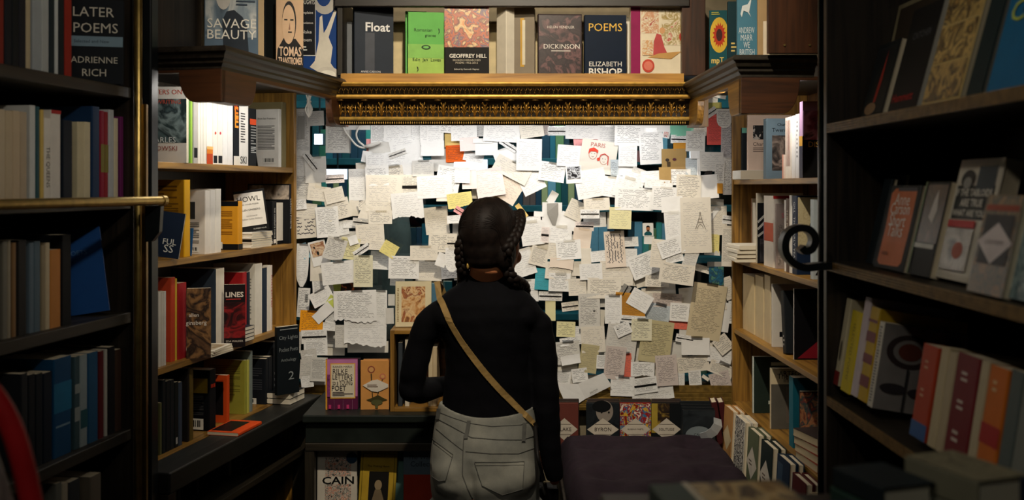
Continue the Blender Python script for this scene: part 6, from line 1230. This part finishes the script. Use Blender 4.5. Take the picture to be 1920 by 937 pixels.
for v in bm.verts:
    if v.is_boundary and v.co.z > .8: v.co.z = waistz(v.co.x)+.010
bm.to_mesh(me); bm.free()
def denim():
    m, nt, bs = newmat('grey_denim'); L = nt.links; tc = nt.nodes.new('ShaderNodeTexCoord')
    n1 = nt.nodes.new('ShaderNodeTexNoise'); n1.inputs['Scale'].default_value = 9; n1.inputs['Detail'].default_value = 4
    mp = nt.nodes.new('ShaderNodeMapping'); mp.inputs['Scale'].default_value = (1200, 1200, 300); n2 = nt.nodes.new('ShaderNodeTexNoise'); n2.inputs['Scale'].default_value = 1
    r = nt.nodes.new('ShaderNodeValToRGB'); r.color_ramp.elements[0].position = .3; r.color_ramp.elements[1].position = .72; r.color_ramp.elements[0].color = s2l((104, 106, 102))+(1,); r.color_ramp.elements[1].color = s2l((160, 158, 146))+(1,)
    mx = nt.nodes.new('ShaderNodeMixRGB'); mx.blend_type = 'OVERLAY'; mx.inputs[0].default_value = .25
    L.new(tc.outputs['Object'], n1.inputs['Vector']); L.new(tc.outputs['Object'], mp.inputs[0]); L.new(mp.outputs[0], n2.inputs['Vector']); L.new(n1.outputs['Fac'], r.inputs[0]); L.new(r.outputs[0], mx.inputs[1]); L.new(n2.outputs['Fac'], mx.inputs[2]); L.new(mx.outputs[0], bs.inputs['Base Color'])
    bs.inputs['Roughness'].default_value = .85; bp = nt.nodes.new('ShaderNodeBump'); bp.inputs['Strength'].default_value = .2; bp.inputs['Distance'].default_value = .001; L.new(n2.outputs['Fac'], bp.inputs['Height']); L.new(bp.outputs[0], bs.inputs['Normal'])
    return m
DEN = denim(); DENS = paint((96, 96, 92), .85, 0, .1, 60, name='denim_stitching')
jb = BVHTree.FromPolygons([v.co.copy() for v in me.vertices], [tuple(p.vertices) for p in me.polygons])
tb_ = BVHTree.FromPolygons([v.co.copy() for v in top_me.vertices], [tuple(p.vertices) for p in top_me.polygons])
# (top mesh was already moved into the woman's frame: shift rays there)
def hit(bv, px, py, off, local=False):
    o = Vector((0, 0, CZ)); d = (P(px, py, 1)-o).normalized()
    if local: o2 = WI @ o; r = bv.ray_cast(o2, d); return (woman.matrix_world @ r[0]+r[1]*off, r[1]) if r[0] else None
    r = bv.ray_cast(o, d); return (r[0]+r[1]*off, r[1]) if r[0] else None
jeans = put('jeans', me, DEN); so = jeans.modifiers.new('solid', 'SOLIDIFY'); so.thickness = .002; so.offset = -1
def dense(pts, k=8):
    out = []
    for a, b_ in zip(pts[:-1], pts[1:]): out += [(a[0]+(b_[0]-a[0])*i/k, a[1]+(b_[1]-a[1])*i/k) for i in range(k)]
    return out+[pts[-1]]
def seam(name, pts, r, mat, off=.0006, parent=jeans):
    v = [hit(jb, x, y, off) for x, y in dense(pts)]; v = [q[0] for q in v if q]
    if len(v) > 2: MB().tube(v, r, 6).build(name, mat, parent, WI if parent is woman else Matrix.Identity(4) @ WI, smooth=True)
def patch(name, poly, off, mat, parent=jeans, bv=None, local=False, grid=14):
    # bilinear quad given by four pixel corners (bottom may bulge) laid on the cloth
    (a, b_, c, d), bulge = poly; vs = []; fs = []
    for j in range(grid+1):
        for i in range(grid+1):
            u, v = i/grid, j/grid; x = (a[0]*(1-u)+b_[0]*u)*(1-v)+(d[0]*(1-u)+c[0]*u)*v; y = (a[1]*(1-u)+b_[1]*u)*(1-v)+(d[1]*(1-u)+c[1]*u)*v+bulge*v*(1-abs(2*u-1))
            q = hit(bv or jb, x, y, off, local)
            if not q: return None
            vs.append(q[0])
    for j in range(grid):
        for i in range(grid): k = j*(grid+1)+i; fs.append((k, k+grid+1, k+grid+2, k+1))
    o = MB().add(vs, fs).build(name, mat, parent, WI, smooth=True, fix=False); return o
seam('waistband_seam', [(823,772),(850,783),(881,793),(922,799),(976,796),(998,788)], .0009, DENS)
seam('waistband_seam', [(821,785),(846,798),(871,812),(884,820),(935,824),(979,824),(1005,815)], .0014, DENS)
seam('yoke_seam', [(818,803),(845,826),(868,844)], .0013, DENS); seam('yoke_seam', [(873,846),(920,850),(972,850),(1006,838)], .0013, DENS)
seam('back_seam', [(870,815),(868,850),(867,890),(876,915),(886,934)], .0014, DENS)
for pl_ in ((((813,823),(850,852),(836,900),(812,893)), 5), (((890,866),(982,866),(979,916),(904,910)), 14)):
    pk = patch('back_pocket', pl_, .0022, DEN)
    (a, b_, c, d), bl = pl_; seam('pocket_hem', [a, b_], .0012, DENS, .0028)
    seam('pocket_stitching', [(a[0]+1, a[1]+6), (b_[0]-1, b_[1]+6)], .0007, DENS, .0028); seam('pocket_stitching', [a, d, ((d[0]+c[0])/2, (d[1]+c[1])/2+bl), c, b_], .0008, DENS, .0026)
for a, b_ in (((880,788),(874,822)), ((982,792),(980,827)), ((825,766),(822,786))):
    patch('belt_loop', (((a[0]-3.5,a[1]),(a[0]+3.5,a[1]),(b_[0]+3.5,b_[1]),(b_[0]-3.5,b_[1])), 0), .004, DENS, grid=6)
# sheer raglan panels of the top
SHEER = paint((46, 38, 33), .8, 0, .2, 80, .1, name='sheer_mesh')
patch('sheer_panel', (((838,536),(868,526),(833,576),(815,600)), 0), .0012, SHEER, woman, tb_, True)
patch('sheer_panel', (((943,530),(985,538),(1022,612),(980,600)), 6), .0012, SHEER, woman, tb_, True)
# shoes
for x in (868, 954):
    f0 = Q(x, 1420, 0); m = MB(); m.tube([Vector((f0.x, f0.y-.055, .05)), Vector((f0.x, f0.y-.03, .045)), Vector((f0.x, f0.y+.06, .04)), Vector((f0.x, f0.y+.165, .03)), Vector((f0.x, f0.y+.185, .026))], [.030, .041, .043, .034, .012], 16); m.tube([Vector((f0.x, f0.y-.03, .05)), Vector((f0.x, f0.y-.03, .10))], [.041, .043], 16)
    me = remesh(m, .006, 4); 
    for v in me.vertices: v.co.z = max(v.co.z, .004)
    sh_ = put('shoe', me, paint((30, 28, 28), .6)); 
    bx(f0.x-.036, f0.y-.075, .0006, f0.x+.036, f0.y+.185, .012).build('sole', paint((200, 196, 186), .7), sh_, WI, bevel=.005)
# ---- hair
HAIR = paint((24, 17, 14), .58, 0, .45, 60, name='dark_hair')
b = MB(); hball(b, (0, -.026, .024), (.0815, .099, .094), 24, 16); hball(b, (0, -.045, -.025), (.068, .062, .058), 20, 12); hball(b, (0, -.056, -.062), (.050, .036, .026))
for s_ in (-1, 1): hball(b, (s_*.058, -.030, -.035), (.026, .044, .055))
hair = put('hair', remesh(b, .005, 6), HAIR)
m = MB(); hb = BVHTree.FromPolygons([woman.matrix_world @ v.co for v in hair.data.vertices], [tuple(p.vertices) for p in hair.data.polygons])
rr = random.Random(4)
for k in range(110):
    s_ = -1 if k % 2 else 1; t = (k//2)/54                         # combed from the centre parting to the side braids
    st = Vector((s_*.003, .06-.16*t, .12-.10*max(0, t-.5)*2)); en = Vector((s_*.074, -.030-.035*t, -.01-.055*t)); pts = []
    for i in range(9):
        f_ = i/8; q = st.lerp(en, f_); q += Vector((s_*.03, -.02, .035))*math.sin(f_*math.pi)
        r = hb.find_nearest(hp(*q))
        pts.append(r[0]+r[1]*.0006)
    m.tube(pts, [.0005]+[rr.uniform(.0009, .0016)]*7+[.0005], 5)
m.build('combed_strands', HAIR, hair, WI, smooth=True)
def braid(path, r, seg=64):
    pv = cr(path, 16); m = MB()
    L = [0]
    for a, b_ in zip(pv[:-1], pv[1:]): L.append(L[-1]+(b_-a).length)
    for k in range(3):
        pts = []
        for i, p in enumerate(pv):
            t = (pv[min(i+1, len(pv)-1)]-pv[max(i-1, 0)]).normalized(); n1 = t.cross(Vector((0, 1, 0))).normalized(); n2 = t.cross(n1)
            ph = 2*math.pi*(L[i]/.058)+k*2*math.pi/3; tp = 1 if L[i] < L[-1]-.05 else .5+.5*(L[-1]-L[i])/.05
            pts.append(p+(n1*math.sin(ph)*r*.50+n2*math.sin(2*ph)*r*.34)*tp)
        m.tube(pts, [r*.64*(1 if i < len(pts)-6 else .6) for i in range(len(pts))], 9)
    return m.build('braid', HAIR, hair, WI, smooth=True)
braid([Q(878, 432, -.050), Q(866, 458, -.050), Q(866, 486, -.035), Q(869, 508, -.02), Q(868, 522, .03), Q(866, 545, .075), Q(868, 600, .10)], .0165)
braid([hp(.050, .06, .085), hp(.075, .01, .055), hp(.083, -.030, .012), hp(.074, -.058, -.030), Q(950, 492, -.060), Q(955, 510, -.055), Q(966, 524, -.040), Q(979, 534, .005), Q(984, 552, .05), Q(980, 600, .085)], .0165)
m = MB(); q = Q(879, 495, -.062); m.ball(q, (.004, .004, .009), 10, 8); m.ball(q+Vector((.001, 0, .011)), (.003, .003, .005), 8, 6); m.build('earring', GOLD, woman, WI, smooth=True)
# ---- cross-body bag (held by her, a thing of its own)
bc = Vector((.083, 2.955, .735)); bag = thing('crossbody_bag', 'crossbody bag with tan strap hanging at the right hip of the woman', 'bag', T(*bc)); BI = bag.matrix_world.inverted()
sp = [(822,535),(829,565),(842,598),(868,642),(900,686),(930,722),(962,756),(990,784),(1001,795)]; vs = []; ctr = []
spd = cr([Vector((x, y)) for x, y in sp], 5)
hits = [(hit(tb_, p.x, p.y, .0035, True) or hit(jb, p.x, p.y, .0035)) for p in spd]; hits = [h for h in hits if h]
ys = [h[0].y for h in hits]
for i, h in enumerate(hits):            # the strap is taut: bridge small hollows of the cloth
    h[0].y = min(h[0].y, sum(ys[max(0, i-4):i+5])/len(ys[max(0, i-4):i+5]))
front = [Q(818, 530, .03), Q(824, 545, .075), Q(845, 600, .108)]
hits = [(p, Vector((-.2, .2, 1)) if k == 2 else Vector((-.2, .9, .5))) for k, p in enumerate(reversed(front))]+hits
rings = []
for i, (p, n_) in enumerate(hits):
    t = (hits[min(i+1, len(hits)-1)][0]-hits[max(i-1, 0)][0]).normalized(); c_ = t.cross(n_).normalized(); n3 = c_.cross(t).normalized(); w = .0085; th = .0011
    rings.append([p+c_*w+n3*th, p-c_*w+n3*th, p-c_*w-n3*th, p+c_*w-n3*th])
MB().loft(rings).build('strap', paint((150, 122, 74), .6, 0, .12, 60, name='tan_webbing'), bag, BI)
e0 = hits[-1][0]; lo = [e0, Q(1006, 830, -.128), Q(1013, 862, -.112), Q(1022, 905, -.05), Q(1024, 935, .04), Vector((.09, 2.925, .775))]
MB().tube(cr(lo, 6), .0055, 8).build('dark_strap', paint((26, 24, 24), .5), bag, BI, smooth=True)
MB().tube([e0+Vector((-.004, -.002, .006)), e0+Vector((.003, -.003, -.008))], [.0075, .0075], 10).build('buckle', paint((40, 36, 30), .35, .6), bag, BI)
m = MB().ball(Q(1019, 884, -.10), (.004, .004, .004), 8, 6); m.build('stud', paint((200, 190, 160), .3, 1), bag, BI)
bx(-.055, -.03, -.09, .055, .03, .045).build('pouch', paint((28, 26, 26), .5, 0, .2, 30, .2, name='black_leather'), bag, T(0, 0, 0), bevel=.018)
bx(-.053, -.034, -.03, .053, -.0305, .040).build('flap', paint((34, 30, 30), .5, 0, .2, 30, .2, name='black_leather'), bag, T(0, 0, 0), bevel=.001)
# ================================================================== red edged bag in the left foreground
Yr = 1.08; pd = thing('pedestal_table', 'small round pedestal table at the left edge carrying the patterned bag', 'table', T(-.70, Yr, 0))
MB().tube([(0, 0, 1.02), (0, 0, 1.045)], [.2, .2], 32).build('table_top', DARK['X'], pd, bevel=.003)
MB().tube([(0, 0, .03), (0, 0, 1.02)], [.03, .025], 16).build('column', DARK['Z'], pd, smooth=True); MB().tube([(0, 0, 0), (0, 0, .03)], [.17, .15], 28).build('base', DARK['X'], pd, bevel=.003)
rt = thing('tote_bag', 'black and white bag with a thick red rim at the left edge', 'bag', T(-.66, Yr, 1.0455))
def outl(k, z0=.012):
    pts = [(-.15, z0), (-.15, .30), (-.13, .37), (-.08, .42), (-.02, .432), (.04, .418), (.085, .37), (.112, .29), (.128, .18), (.132, .06), (.13, z0)]
    return [(x*k+(-.01)*(1-k), z0+(z-z0)*k) for x, z in pts]
MB().prism(outl(.90), -.05, .05, 'Y').build('bag_body', art([(30, 32, 34), (190, 188, 182), (60, 62, 62), (220, 216, 208)], 9, 4), rt, bevel=.012)
for sy in (-1, 1): MB().tube(cr([Vector((x, sy*.052, z)) for x, z in outl(.97)], 5), .0125, 10).build('red_rim', paint((214, 40, 44), .5, name='red_trim'), rt, smooth=True)
